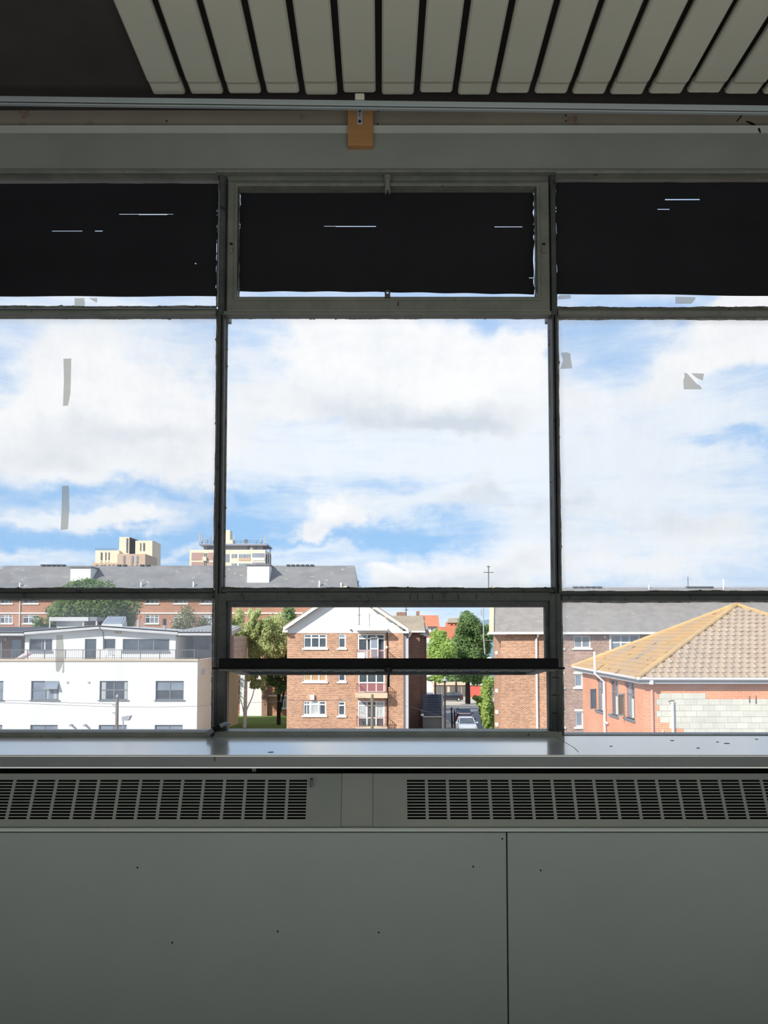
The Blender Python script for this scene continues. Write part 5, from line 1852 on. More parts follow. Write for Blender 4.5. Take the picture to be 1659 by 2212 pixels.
# ------------------------------------------------------------------ 5. far houses in the gap
YR = 205.0
rb = thing('apartment_building', 'red and white flats with balconies in the gap, far off', 'building', (XX(935, YR), YR, gz(205)))
ra, rbx = XX(905, YR), XX(944.5, YR)
z0_ = gz(205)
MB().box(ra, rbx, YR, YR + 12, z0_, ZZ(1354, YR)).build('wall', M['white'], rb)
MB().add([(XX(900, YR - 1), YR - 1, ZZ(1353.5, YR)), (XX(950, YR - 1), YR - 1, ZZ(1353.5, YR)), (XX(947, YR + 6), YR + 6, ZZ(1329, YR + 6)), (XX(900, YR + 6), YR + 6, ZZ(1329, YR + 6)), (XX(900, YR), YR + 13, ZZ(1353, YR)), (XX(952, YR), YR + 13, ZZ(1353, YR))],
         [(0, 1, 2, 3), (3, 2, 5, 4), (1, 5, 2), (0, 3, 4), (0, 4, 5, 1)]).build('roof', M['redtile'], rb)
for pt, pb_ in ((1365, 1376.5), (1409, 1420)):
    MB().box(ra, rbx, YR - .2, YR, ZZ(pb_, YR), ZZ(pt, YR)).build('cladding_panel', M['redpanel'], rb)
for pa, pb, pt, pb_ in ((930, 936, 1356, 1363), (937.5, 943.5, 1356, 1363), (930, 935, 1378, 1387), (937.5, 942, 1378, 1386), (930.5, 936, 1399, 1407), (938, 943, 1399, 1407)):
    r = rect(pa, pb, pt, pb_, YR)
    window(rb, r, YR - .3, cols=1, fr=.12, rec=0)
for pt in (1395,):
    o = MB().box(XX(921, YR - 1.6), rbx, YR - 1.6, YR, ZZ(1398, YR), ZZ(pt, YR)).build('balcony', M['whitew'], rb)
    MB().box(XX(921, YR - 1.6), rbx - .3, YR - 1.6, YR - 1.5, ZZ(1395, YR), ZZ(1387.5, YR)).build('balcony_front', M['palemetal'], o)
YQ = 235.0
rt = thing('terracotta_house', 'far terracotta house with a brown roof beside the big tree', 'house', (XX(980, YQ), YQ, gz(235)))
MB().box(XX(947, YQ), XX(1000, YQ), YQ, YQ + 8, gz(235), ZZ(1354, YQ)).build('wall', M['redtile'], rt)
MB().box(XX(967, YQ + 2), XX(1003, YQ + 2), YQ + 2, YQ + 9, gz(235), ZZ(1344, YQ + 2)).build('upper_wall', M['redtile'], rt)
MB().add([(XX(966, YQ + 1), YQ + 1, ZZ(1345, YQ)), (XX(1004, YQ + 1), YQ + 1, ZZ(1345, YQ)), (XX(1004, YQ + 5), YQ + 5, ZZ(1334, YQ + 5)), (XX(969, YQ + 5), YQ + 5, ZZ(1335.5, YQ + 5)), (XX(966, YQ + 9), YQ + 9, ZZ(1345, YQ)), (XX(1004, YQ + 9), YQ + 9, ZZ(1345, YQ))],
         [(0, 1, 2, 3), (3, 2, 5, 4), (0, 3, 4), (1, 5, 2), (0, 4, 5, 1)]).build('roof', M['slatebrown'], rt)
for px in (971.5, 980.5):
    c = B(px, 1349, YQ + 2)
    MB().tube([(c[0], YQ + 1.7, c[2]), (c[0], YQ + 2.1, c[2])], .22, 10).build('round_window', M['whitew'], rt)

# ------------------------------------------------------------------ 6. long brick flats, right
Y6 = 54.0
zg6 = gz(Y6)
b6 = thing('apartment_building', 'long brown brick flats with a plain tiled roof, right', 'building', (XX(1400, Y6), Y6, zg6))
cx0, cx1 = XX(1083, Y6), XX(1990, Y6)
ze6 = ZZ(1367, Y6)
r2 = [rect(1239, 1276, 1373, 1400, Y6)]
r3 = [rect(1320, 1381, 1371, 1424, Y6)]
rs_ = [rect(1241, 1259, 1456, 1484, Y6), rect(1243, 1260, 1537, 1570, Y6)]
rl_ = [rect(1196, 1217, 1373, 1400, Y6), rect(1196, 1217.5, 1456, 1484, Y6), rect(1196, 1218.5, 1537, 1570, Y6)]
rr_ = [rect(1700, 1760, 1373, 1400, Y6), rect(1820, 1880, 1373, 1400, Y6)]
xmid = XX(1188, Y6)
wallplate(b6, 'front_wall', cx0, xmid, zg6, ze6 + .1, Y6, [], M['redbrick2'])
wallplate(b6, 'front_wall', xmid, cx1, zg6, ze6 + .1, Y6, r2 + r3 + rs_ + rl_ + rr_, M['mauvebrick'])
MB().box(cx0 + .7, cx1, Y6 + .24, Y6 + 8.2, zg6, ze6).build('core', M['redbrick'], b6)
zs6 = ze6 + .1
xk = XX(1067.5, Y6 + 8)
MB().hexa([(cx0, Y6 + .01, zg6), (cx0 + .3, Y6 + .2, zg6), (xk + .3, Y6 + 8.2, zg6), (xk, Y6 + 8.2, zg6),
           (cx0, Y6 + .01, zs6), (cx0 + .3, Y6 + .2, zs6), (xk + .3, Y6 + 8.2, zs6), (xk, Y6 + 8.2, zs6)]).build('side_wall', M['redbrick2'], b6)
window(b6, r2[0], Y6, cols=2, fr=.09, sill=.12, panes=['panel', 'panel'])
window(b6, r3[0], Y6, colsplit=[.36, .66], split=[.68], fr=.10, sill=.12, panes=['panel'] * 6, name='stair_window')
for px in (1318, 1380.5):
    MB().box(XX(px - 1.5, Y6), XX(px + 1.5, Y6), Y6 - .12, Y6 + .05, ZZ(1426, Y6), ze6).build('window_post', M['whitew'], b6)
for r in rs_ + rl_ + rr_:
    window(b6, r, Y6, cols=1, fr=.09, sill=.14, lintel=True, panes=['panel'])
# roof
yr6 = Y6 + 4.4
zr6 = ZZ(1269, yr6)
xl = XX(1057, Y6 - .4)
xlr = XX(1060, yr6)
mb = MB().add([(xl, Y6 - .45, ze6), (cx1, Y6 - .45, ze6), (cx1, yr6, zr6), (xlr, yr6, zr6), (XX(1063, Y6 + 9.2), Y6 + 9.2, ze6), (cx1, Y6 + 9.2, ze6)],
              [(0, 1, 2, 3), (3, 2, 5, 4), (0, 3, 4), (1, 5, 2), (0, 4, 5, 1)])
mb.build('roof', M['slatewarm'], b6)
MB().hexa([(xl - .02, Y6 - .47, ze6 - .05), (xl + .32, Y6 - .47, ze6 - .05), (xlr + .32, yr6, zr6 - .05), (xlr - .02, yr6, zr6 - .05),
           (xl - .02, Y6 - .47, ze6 + .12), (xl + .32, Y6 - .47, ze6 + .12), (xlr + .32, yr6, zr6 + .12), (xlr - .02, yr6, zr6 + .12)]).build('verge', M['cream'], b6)
MB().box(xl - .08, cx1, Y6 - .55, Y6 - .44, ze6 - .10, ze6 + .06).build('gutter', M['whitew'], b6)
MB().box(xl - .08, cx0 + .3, Y6 - .5, Y6 + .1, ze6 - .14, ze6 - .04).build('eave_box', M['whitew'], b6)
pipe(b6, [B(1163, 1368, Y6 - .5), B(1162, 1374, Y6 - .3), B(1158.5, 1381, Y6 - .1), (XX(1158.5, Y6), Y6 - .1, zg6)], .075, M['upvc'])
for px, pt, pb_ in ((1225, 1332, 1350), ):
    yy = Y6 + 1.2
    pipe(b6, [(XX(px, yy), yy, ZZ(pb_, yy)), (XX(px, yy), yy, ZZ(pt, yy))], .06, M['upvc'], 'vent_pipe')
for px, pt in ((1402, 1263), (1563, 1251)):
    yy = yr6 - .2
    pipe(b6, [(XX(px, yy, 1265), yy, zr6 - .4), (XX(px, yy, 1265), yy, ZZ(pt, yy))], .06, M['upvc'], 'vent_pipe')
mb = MB()
for pa, pb in ((1240, 1305), (1486, 1545)):
    n_ = 5
    for i in range(n_):
        a = pa + (pb - pa) * i / n_
        mb.box(XX(a, yr6), XX(a + 9.5, yr6), yr6 - .2, yr6 + .2, zr6 - .02, zr6 + .07)
mb.build('ridge_vent', M['darkroof'], b6)
c = B(1306, 1376, Y6)
MB().tube([(c[0], Y6 + .02, c[2]), (c[0], Y6 - .1, c[2])], [.07, .09], 10).build('alarm_bell', M['whitew'], b6)
for py in (1410, 1492, 1538, 1565):           # small white vents on the gable end
    p = B(1075, py, Y6 + 4)
    MB().box(p[0] - .15, p[0] + .05, Y6 + 3.8, Y6 + 4.3, p[2] - .12, p[2] + .12).build('air_vent', M['whitew'], b6)
aerial('thin grey mast on the right ridge', 1486.5, 1268, 1246, yr6, [], 'greymetal', r=0.03)

# ------------------------------------------------------------------ 7. near house with lichen tiles, right
Y7 = 29.0
oh = thing('tiled_house', 'orange brick house with a lichen covered pyramid roof, right', 'house', (XX(1590, 33.4), 33.4, gz(30)))
hx0 = XX(1390, Y7)
hx1 = hx0 + 12.0
Y7b = 37.8
zg7 = gz(30)
ev_y0, ev_y1 = 28.55, 38.25                 # eave lines
ev_x0 = XX(1379, ev_y0, 1463)
ze7 = ZZ(1463, ev_y0)
apx, apy = B(1590, 1306, (ev_y0 + ev_y1) / 2)[0], (ev_y0 + ev_y1) / 2
zap7 = ZZ(1306, apy)
ev_x1 = 2 * apx - ev_x0
zsof = ze7 - 0.22
# walls: front (with block infill), left side with three tall windows
blk_holes = []
row_h = 12.75 / F * Y7
rows = [1497.3 + i * 12.75 for i in range(7)]
left_e = [1422, 1416, 1422, 1416, 1423, 1442, 1473.5]
bx1 = XX(1700, Y7)
wallplate(oh, 'front_wall', hx0, hx1, zg7, zsof, Y7, [], M['orangewall'])
mbm = MB().box(XX(1414, Y7), bx1, Y7 - 0.004, Y7 + .02, ZZ(rows[-1] + 12.75, Y7), ZZ(rows[1], Y7))
mbm.build('mortar_bed', M['mortar'], oh)
MB().box(XX(1421, Y7), XX(1523, Y7), Y7 - 0.004, Y7 + .02, ZZ(rows[1], Y7), ZZ(rows[0], Y7)).build('mortar_bed', M['mortar'], oh)
bw, bh = 25.1 / F * Y7, row_h
rnd = random.Random(11)
bme = None
for i, py in enumerate(rows):
    x = XX(left_e[i], Y7)
    xend = XX(1522, Y7) if i == 0 else bx1
    z1_ = ZZ(py, Y7) - .006
    off = (0, .44, .72, .40, .78, .75, 0)[i]
    first = True
    while x < xend - .05:
        w_ = bw * (off if first and off > 0.05 else 1.0)
        first = False
        xe = min(x + w_, xend)
        d_ = rnd.uniform(0.010, 0.020)
        mb = MB().box(x + .006, xe - .006, Y7 - d_, Y7 + .05, z1_ - bh + .014, z1_)
        ob = mb.build('block', M['block'], oh)
        x += w_
# brick quoins biting into the block edge
for i in (0, 2, 4):
    MB().box(XX(1413.5, Y7), XX(left_e[i] - .2, Y7), Y7 - .012, Y7 + .02, ZZ(rows[i] + 12, Y7), ZZ(rows[i] + .8, Y7)).build('brick_infill', M['orangewall'], oh)
MB().box(XX(1413.5, Y7), XX(1441.5, Y7), Y7 - .012, Y7 + .02, ZZ(rows[5] + 12.5, Y7), ZZ(rows[5] + .3, Y7)).build('brick_infill', M['orangewall'], oh)
MB().box(XX(1413.5, Y7), XX(1473, Y7), Y7 - .012, Y7 + .02, ZZ(rows[6] + 13, Y7), ZZ(rows[6] + .3, Y7)).build('brick_infill', M['orangewall'], oh)
# dark stains where fixings were
for px, py, h in ((1619, 1514, 11), (1633, 1516, 14)):
    p = B(px, py, Y7)
    MB().prism([(p[0] - .012, p[2] + h / F * Y7), (p[0] + .012, p[2] + h / F * Y7), (p[0] + .03, p[2] - .05), (p[0], p[2] - .10), (p[0] - .03, p[2] - .04)], Y7 - .022, Y7 - .018).build('stain', M['batten'], oh)
# side wall lies in the plane x = hx0
def spt(u, v, w):
    return (hx0 + .004 + w, u, v)


def sY(px):                                    # row along the side wall seen at column px
    return hx0 * F / (px - CX) * (math.cos(TH) * 1.003)


sw_ = []
for (pa, pb, pt_a, pb_a) in ((1368, 1347, 1476, 1556), (1333, 1315, 1471, 1548), (1303, 1286, 1468, 1539)):
    ya, yb = sY(pa), sY(pb)
    ym = (ya + yb) / 2
    sw_.append((ya, yb, ZZ(pb_a, ya), ZZ(pt_a, ya)))
MB().holed(Y7 + .03, Y7b, zg7, zsof, sw_, spt, .25).build('side_wall', M['orangewall'], oh)
MB().box(hx0 + .26, hx1, Y7 + .24, Y7b, zg7, zsof - .02).build('core', M['redbrick'], oh)
for k, (ya, yb, z0_, z1_) in enumerate(sw_):
    ym = (ya + yb) / 2
    zt__ = z0_ + (z1_ - z0_) * .66
    hl_ = [(ya + .05, ym - .03, z0_ + .05, zt__ - .03), (ym + .03, yb - .05, z0_ + .05, zt__ - .03), (ya + .05, ym - .03, zt__ + .03, z1_ - .05), (ym + .03, yb - .05, zt__ + .03, z1_ - .05)]
    o = MB().holed(ya, yb, z0_, z1_, hl_, lambda u, v, w: (hx0 + .10 + w, u, v), .06).build('window', M['greyfr'], oh)
    for j, (a, b, c_, d_) in enumerate(hl_):
        MB().box(hx0 + .12, hx0 + .14, a, b, c_, d_).build('pane', M['panel' if (j + k) % 2 else 'pane'], o)
    MB().box(hx0 - .06, hx0 + .12, ya - .08, yb + .08, z0_ - .08, z0_).build('window_sill', M['greyfr'], o)
    MB().box(hx0 + .05, hx0 + .10, ym - .25, ym - .1, z0_ + .05, z0_ + .8).build('curtain', M['whitew'], o)
    if k != 1:                                  # casement swung out
        hw = (yb - ya) / 2
        lw_ = 0.50 if k == 0 else 0.46
        yh = yb if k == 0 else yb

        def cp(u, v, w, yh=yh):
            return (hx0 - u * .75, yh - u * .66 + w, v)
        c0, c1 = z0_ + .06, zt__ + .0
        o2 = MB().holed(0, lw_, c0, c1, [(.06, lw_ - .06, c0 + .06, c1 - .06)], cp, .05).build('open_casement', M['fasc' if k == 0 else 'greyfr'], oh)
        MB().holed(.05, lw_ - .05, c0 + .05, c1 - .05, [], lambda u, v, w: cp(u, v, w + .02), .01).build('pane', M['blind' if k == 0 else 'panel'], o2)
# eaves, gutters
MB().box(ev_x0 + .1, ev_x1, ev_y0 + .08, ev_y0 + .11, ze7 - .24, ze7 - .04).build('fascia', M['fasc'], oh)
MB().box(ev_x0 + .08, ev_x0 + .11, ev_y0 + .1, ev_y1, ze7 - .24, ze7 - .04).build('fascia', M['fasc'], oh)
MB().box(ev_x0 + .1, ev_x1, ev_y0 + .1, ev_y1 - .1, zsof - .03, zsof).build('soffit', M['fasc'], oh)
gt = [(ev_x0 - .03, ev_y0 - .02, ze7 - .05), (ev_x1, ev_y0 - .02, ze7 - .06)]
pipe(oh, gt, .062, M['upvc'], 'gutter', 10)
pipe(oh, [(ev_x0 - .02, ev_y0 - .05, ze7 - .05), (ev_x0 - .02, ev_y1, ze7 - .03)], .055, M['upvc'], 'gutter', 10)
p = B(1407, 1470, ev_y0)
MB().box(p[0] - .06, p[0] + .06, ev_y0 - .04, ev_y0 + .1, ze7 - .26, ze7 - .06).build('gutter_outlet', M['upvc'], oh)
pipe(oh, [(XX(1405.5, Y7), Y7 - .06, ZZ(1490, Y7)), (XX(1405.5, Y7), Y7 - .06, zg7)], .045, M['pinkpipe'])
pipe(oh, [(XX(1450, Y7 - .1), Y7 - .12, ZZ(1516, Y7)), (XX(1450, Y7 - .1), Y7 - .12, zg7)], .052, M['upvc'], 'soil_pipe')
MB().tube([B(1444, 1516, Y7 - .12), B(1450, 1513.5, Y7 - .12), B(1457, 1514, Y7 - .12)], .018, 6).build('pipe_bracket', M['darkmetal'], oh)
pipe(oh, [(XX(1428.5, Y7 - .1), Y7 - .1, ZZ(1576, Y7)), (XX(1428.5, Y7 - .1), Y7 - .1, zg7)], .03, M['upvc'], 'overflow_pipe')
# soil pipe cranked round the eave on the side wall
yv = sY(1308)
xo = hx0 - .10
pv = [(xo, yv, zg7), (xo, yv, ZZ(1473, yv))]
yv2 = yv
pv += [(ev_x0 - .14, yv2, ZZ(1455, yv2 + .0)), (ev_x0 - .14, yv2, ZZ(1408, yv2))]
pipe(oh, pv, .055, M['upvc'], 'soil_pipe', 10)
MB().tube([(xo, yv, ZZ(1560, yv)), (xo - .0, yv - .35, ZZ(1560, yv))], .05, 8).build('branch_pipe', M['upvc'], oh)

# the pyramid roof: smooth base planes under the tiles
slope_c = [(ev_x0, ev_y0, ze7), (ev_x1, ev_y0, ze7), (ev_x1, ev_y1, ze7), (ev_x0, ev_y1, ze7), (apx, apy, zap7)]
MB().add([(x, y, z - .03) for x, y, z in slope_c], [(0, 1, 4), (1, 2, 4), (2, 3, 4), (3, 0, 4), (3, 2, 1, 0)]).build('roof_base', M['lichenfield'], oh)
TW, TG = 0.292, 0.335


def tile_geom(u_ax, d_ax, n_ax):
    prof = [(0, .010), (.045, .0), (.15, .0), (.19, .010), (.225, .030), (.262, .032), (TW, .008)]
    vs, fs = [], []
    for v, lift in ((-.02, .0), (TG + .02, .034)):
        for u, n in prof:
            vs.append(tuple(Vector(u_ax) * u + Vector(d_ax) * v + Vector(n_ax) * (n + lift)))
    k = len(prof)
    for u, n in prof:
        vs.append(tuple(Vector(u_ax) * u + Vector(d_ax) * (TG + .02) + Vector(n_ax) * (n * .6 + .004)))
    for i in range(k - 1):
        fs.append((i, k + i, k + i + 1, i + 1))
        fs.append((k + i, 2 * k + i, 2 * k + i + 1, k + i + 1))
    return vs, fs


# front slope, tile by tile
rise = zap7 - ze7
run_f = apy - ev_y0
Lf = math.hypot(rise, run_f)
u_ax = Vector((1, 0, 0))
d_ax = Vector((0, -run_f / Lf, -rise / Lf))
n_ax = Vector((0, -rise / Lf, run_f / Lf))
vs, fs = tile_geom(u_ax, d_ax, n_ax)
tme = bpy.data.meshes.new('tile')
tme.from_pydata(vs, [], fs)
tme.materials.append(M['lichen'])
nrow = int(Lf / TG)
rnd = random.Random(21)
XLIM = XX(1690, 29.5)
rest = MB()
for i in range(nrow):
    s_ = Lf - (i + 1) * TG + (-0.04 if i == 0 else 0)      # distance of the upper edge from the apex
    s_ = Lf + .04 - (i + 1) * TG
    if s_ < 0.12:
        continue
    f = (s_ + TG * .5) / Lf
    hl0, hl1 = apx - (apx - ev_x0) * f, apx + (ev_x1 - apx) * f
    off = (i % 2) * TW * .5
    x = math.floor((hl0 - ev_x0) / TW) * TW + ev_x0 + off
    while x + TW < hl1:
        if x > hl0 + .02 - TW * .25:
            base = Vector((apx, apy, zap7)) + d_ax * s_
            loc = Vector((x, base.y, base.z)) + n_ax * rnd.uniform(0, .008)
            if x < XLIM:
                ob = bpy.data.objects.new('tile', tme)
                COL.objects.link(ob)
                ob.parent = oh
                ob.location = loc - ORG[oh.name]
                ob.rotation_euler = (rnd.uniform(-.008, .008), rnd.uniform(-.008, .008), rnd.uniform(-.012, .012))
            else:
                rest.add([tuple(Vector(p) + loc) for p in vs], fs)
        x += TW
rest.build('far_tiling', M['lichen'], oh, kind='stuff')
# left slope seen at a grazing angle: the same tiles, joined
run_l = apx - ev_x0
Ll = math.hypot(rise, run_l)
d2 = Vector((-run_l / Ll, 0, -rise / Ll))
n2 = Vector((-rise / Ll, 0, run_l / Ll))
u2 = Vector((0, -1, 0))
vs2, fs2 = tile_geom(u2, d2, n2 * .45)
side = MB()
for i in range(int(Ll / TG)):
    s_ = Ll + .04 - (i + 1) * TG
    if s_ < .1:
        continue
    f = (s_ + TG * .5) / Ll
    y0_, y1_ = apy - (apy - ev_y0) * f, apy + (ev_y1 - apy) * f
    y = y1_
    while y - TW > y0_ - .05:
        base = Vector((apx, apy, zap7)) + d2 * s_
        loc = Vector((base.x, y, base.z))
        side.add([tuple(Vector(p) + loc) for p in vs2], fs2)
        y -= TW
side.build('slope_tiling', M['lichenfield'], oh, kind='stuff')
# hip tiles
def hips(a, b, r, n, nm='hip_tile'):
    a, b = Vector(a), Vector(b)
    for i in range(n):
        p, q = a.lerp(b, i / n), a.lerp(b, (i + 1.08) / n)
        d = (q - p).normalized()
        sd = d.cross(Vector((0, 0, 1))).normalized()
        up = sd.cross(d).normalized()
        secs = []
        for c_, rr in ((p, r * .93), (q, r * 1.04)):
            secs.append([tuple(c_ + sd * math.cos(t) * rr + up * (math.sin(t) * rr * .8 - .02)) for t in [math.pi * (-.12 + 1.24 * k / 7) for k in range(8)]])
        MB().loft(secs).build(nm, M['lichenhip'], oh)


ap_ = (apx, apy, zap7 + .02)
hips(ap_, (ev_x0, ev_y0, ze7 + .03), .125, 17)
hips(ap_, (ev_x0, ev_y1, ze7 + .03), .125, 17)
hips(ap_, (ev_x1, ev_y0, ze7 + .03), .125, 17)

# ------------------------------------------------------------------ 8. garages, shed, fences
YA = 166.0
ga = thing('garage_row', 'row of flat roofed lock-up garages across the end of the street', 'garage', (XX(990, YA), YA, gz(YA)))
zga, zgt = gz(YA), ZZ(1479.5, YA)
gxa, gxb = XX(938, YA), XX(1008.5, YA)
MB().box(gxa, gxb, YA + .2, YA + 5, zga, zgt).build('wall', M['cream'], ga)
MB().box(gxa - .3, gxb, YA - .3, YA + 5.2, zgt, ZZ(1475.5, YA)).build('roof', M['cream'], ga)
for pa, pb, mt_ in ((943, 952, 'garagegrey'), (954.5, 964, 'garagegrey'), (971.5, 981.5, 'garagegrey'), (984, 994, 'garagegrey'), (997, 1006.5, 'garagegrey')):
    MB().box(XX(pa, YA), XX(pb, YA), YA, YA + .25, zga, ZZ(1482, YA)).build('garage_door', M[mt_], ga)
g2 = thing('garage', 'garage with a red door at the right of the lock-up row', 'garage', (XX(1028, YA - 4), YA - 4, gz(YA - 4)))
MB().box(XX(1010, YA - 4), XX(1064, YA - 4), YA - 3.8, YA - .4, gz(YA - 4), ZZ(1480, YA - 4)).build('wall', M['cream'], g2)
MB().box(XX(1009, YA - 4), XX(1064, YA - 4), YA - 4.3, YA - .4, ZZ(1480, YA - 4), ZZ(1477, YA - 4)).build('roof', M['whitew'], g2)
MB().box(XX(1013, YA - 4), XX(1042, YA - 4), YA - 4, YA - 3.8, gz(YA - 4), ZZ(1481.5, YA - 4)).build('garage_door', M['garagered'], g2)
for px, label in ((934, 'blue wheelie bin at the left, beyond the slate shed'), (941.5, 'blue wheelie bin at the right, beyond the slate shed')):
    yy = 134.0
    b_ = thing('wheelie_bin', label, 'bin', (XX(px, yy), yy, gz(yy)), 'blue bins by the garages')
    zt1 = ZZ(1489, yy)
    x_ = XX(px, yy)
    z0_ = gz(yy)
    k = .2
    MB().hexa([(x_ - k * .8, yy - .2, z0_), (x_ + k * .8, yy - .2, z0_), (x_ + k * .8, yy + .25, z0_), (x_ - k * .8, yy + .25, z0_),
               (x_ - k, yy - .28, z0_ + 1.35), (x_ + k, yy - .28, z0_ + 1.35), (x_ + k, yy + .3, z0_ + 1.35), (x_ - k, yy + .3, z0_ + 1.35)]).build('body', M['bluebin'], b_)
    MB().prismx([(yy - .32, z0_ + 1.35), (yy + .34, z0_ + 1.35), (yy + .34, z0_ + 1.42), (yy, z0_ + 1.5), (yy - .32, z0_ + 1.42)], x_ - k * 1.05, x_ + k * 1.05).build('lid', M['bluebin'], b_)
YSH = 66.0
sh_ = thing('shed', 'low shed with a dark slate roof behind the lamp post', 'shed', (XX(932, YSH), YSH, gz(YSH)))
sxa, sxb = XX(913, YSH), XX(953, YSH)
zse = ZZ(1547, YSH)
yrg = YSH + 5.5
zrg = ZZ(1500, yrg)
MB().box(sxa, sxb, YSH, yrg, gz(YSH), zse).build('wall', M['greymetal'], sh_)
MB().hexa([(sxa, YSH - .3, zse - .08), (sxb + .1, YSH - .3, zse - .08), (XX(954, yrg), yrg, zrg - .1), (XX(914, yrg), yrg, zrg - .1),
           (sxa, YSH - .3, zse), (sxb + .1, YSH - .3, zse), (XX(954, yrg), yrg, zrg), (XX(914, yrg), yrg, zrg)]).build('roof', M['darkroof'], sh_)
for i in range(9):
    f = (i + .5) / 9
    y_ = YSH - .3 + (yrg - YSH + .3) * f
    z_ = zse + (zrg - zse) * f
    MB().box(sxa + .1 + .8 * f, sxb + .05, y_ - .02, y_ + .3, z_ + .0, z_ + .05).build('slate_course', M['darkroof'], sh_)
MB().box(sxa, sxb + .12, YSH - .36, YSH - .3, zse - .06, zse + .04).build('gutter', M['palemetal'], sh_)
p = B(912, 1544, YSH - .4)
MB().box(p[0] - .12, p[0] + .12, YSH - .6, YSH - .4, p[2] - .08, p[2] + .08).build('lamp', M['whitew'], sh_)
MB().box(sxb, sxb + .15, YSH - .2, YSH + .1, gz(YSH), ZZ(1500, YSH)).build('gate_post', M['palemetal'], sh_)
for i, (px, pt, yy, label) in enumerate(((976, 1529, 72.0, 'dark timber post left of the pair by the parked cars'), (982.5, 1535, 70.0, 'dark timber post right of the pair by the parked cars'))):
    x_ = XX(px, yy)
    o = MB().hexa([(x_ - .07, yy - .07, gz(yy)), (x_ + .07, yy - .07, gz(yy)), (x_ + .07, yy + .07, gz(yy)), (x_ - .07, yy + .07, gz(yy)),
                   (x_ - .12, yy - .05, ZZ(pt, yy)), (x_ + .0, yy - .05, ZZ(pt, yy) + .06), (x_ + .0, yy + .05, ZZ(pt, yy) + .06), (x_ - .12, yy + .05, ZZ(pt, yy))]).build('timber_post', M['darkmetal'])
    tag(o, label, 'post', 'timber posts by the cars')

# ------------------------------------------------------------------ 9. lamp posts, poles, cables
yy = 58.0
lp = thing('street_lamp', 'dark street lamp post between the shed and the parked cars', 'street lamp', (XX(961, yy), yy, gz(yy)))
xl_ = XX(961, yy, 1520)
MB().tube([(xl_, yy, gz(yy)), (xl_, yy, ZZ(1530, yy)), (xl_, yy, ZZ(1470, yy))], [.085, .075, .055], 10).build('pole', M['darkmetal'], lp)
MB().lathe((xl_, yy, ZZ(1471, yy)), [(.05, 0), (.24, .02), (.24, .06), (.10, .12), (.07, .16), (.10, .24), (.03, .32)], 14).build('lantern', M['palemetal'], lp)
yy = 46.0
tp = thing('telegraph_pole', 'telegraph pole with bracket arms in front of the white building', 'telegraph pole', (XX(253, yy), yy, gz(yy)))
xp = XX(253, yy, 1530)
MB().tube([(xp, yy, gz(yy)), (xp, yy, ZZ(1507, yy))], [.12, .085], 10).build('pole', M['wood'], tp)
for py, k in ((1520, -9), (1524, -5), (1537, -9), (1541, -4)):
    p = B(253 + k, py + 2, yy)
    MB().tube([(xp, yy, ZZ(py, yy)), ((xp + p[0]) / 2, yy - .05, ZZ(py + 3, yy)), (p[0], yy - .08, p[2])], .03, 6).build('bracket', M['palemetal'], tp)
MB().lathe((xp, yy, ZZ(1507, yy)), [(.06, 0), (.10, .04), (.09, .12), (.02, .2)], 8).build('cap', M['palemetal'], tp)
yy = 50.0
fl = thing('floodlight_pole', 'short floodlight pole right of the telegraph pole, lower left', 'floodlight', (XX(266, yy), yy, gz(yy)))
xp2 = XX(266, yy, 1560)
MB().tube([(xp2, yy, gz(yy)), (xp2, yy, ZZ(1553, yy))], .04, 8).build('pole', M['palemetal'], fl)
a = B(265, 1556, yy)
MB().hexa([(a[0], yy - .2, a[2]), (a[0] + .42, yy - .2, a[2]), (a[0] + .42, yy + .2, a[2]), (a[0], yy + .2, a[2]),
           (a[0], yy - .2, a[2] + .24), (a[0] + .56, yy - .2, a[2] + .30), (a[0] + .56, yy + .2, a[2] + .30), (a[0], yy + .2, a[2] + .24)]).build('lamp_head', M['palemetal'], fl)
yy = 52.0
t2 = thing('telegraph_pole', 'weathered wooden telegraph pole in front of the central balcony doors', 'telegraph pole', (XX(803.5, yy), yy, gz(yy)))
xq = XX(803.5, yy, 1530)
MB().tube([(xq, yy, gz(yy)), (xq + .02, yy, ZZ(1500, yy))], [.12, .09], 10).build('pole', M['wood'], t2)
MB().box(xq - .14, xq + .12, yy - .05, yy + .05, ZZ(1513, yy), ZZ(1511, yy)).build('cross_arm', M['wood'], t2)


def cable(label, pts, Ys, r=.012):
    P_ = [B(px, py, Y) for (px, py), Y in zip(pts, Ys)]
    dense = []
    for a, b in zip(P_[:-1], P_[1:]):
        for k in range(4):
            dense.append(tuple(Vector(a).lerp(Vector(b), k / 4)))
    dense.append(P_[-1])
    tag(MB().tube(dense, r, 5).build('overhead_cable', M['greymetal']), label, 'cable', 'overhead cables')


cable('upper telephone cable across the white building', [(-60, 1513), (40, 1513.5), (150, 1518), (253, 1521)], [44, 45, 46, 46])
cable('lower telephone cable across the white building', [(-60, 1516.5), (40, 1519), (150, 1523.5), (253, 1527)], [44, 45, 46, 46])
cable('telephone cable running right from the left telegraph pole', [(253, 1527), (340, 1528), (430, 1525), (520, 1519), (620, 1514)], [46, 48, 50, 54, 58], .011)
cable('telephone cable from the brick wall to the wooden pole', [(620, 1513), (700, 1513), (760, 1512), (803, 1511)], [58, 56, 54, 52])
cable('telephone cable running up to the balcony slab', [(803, 1511), (780, 1505), (758, 1509), (720, 1512)], [52, 56, 60, 61.7], .010)
cable('telephone cable from the pole to the right shed gutter', [(803, 1512), (850, 1518), (900, 1531), (950, 1546)], [52, 56, 60, 64], .010)

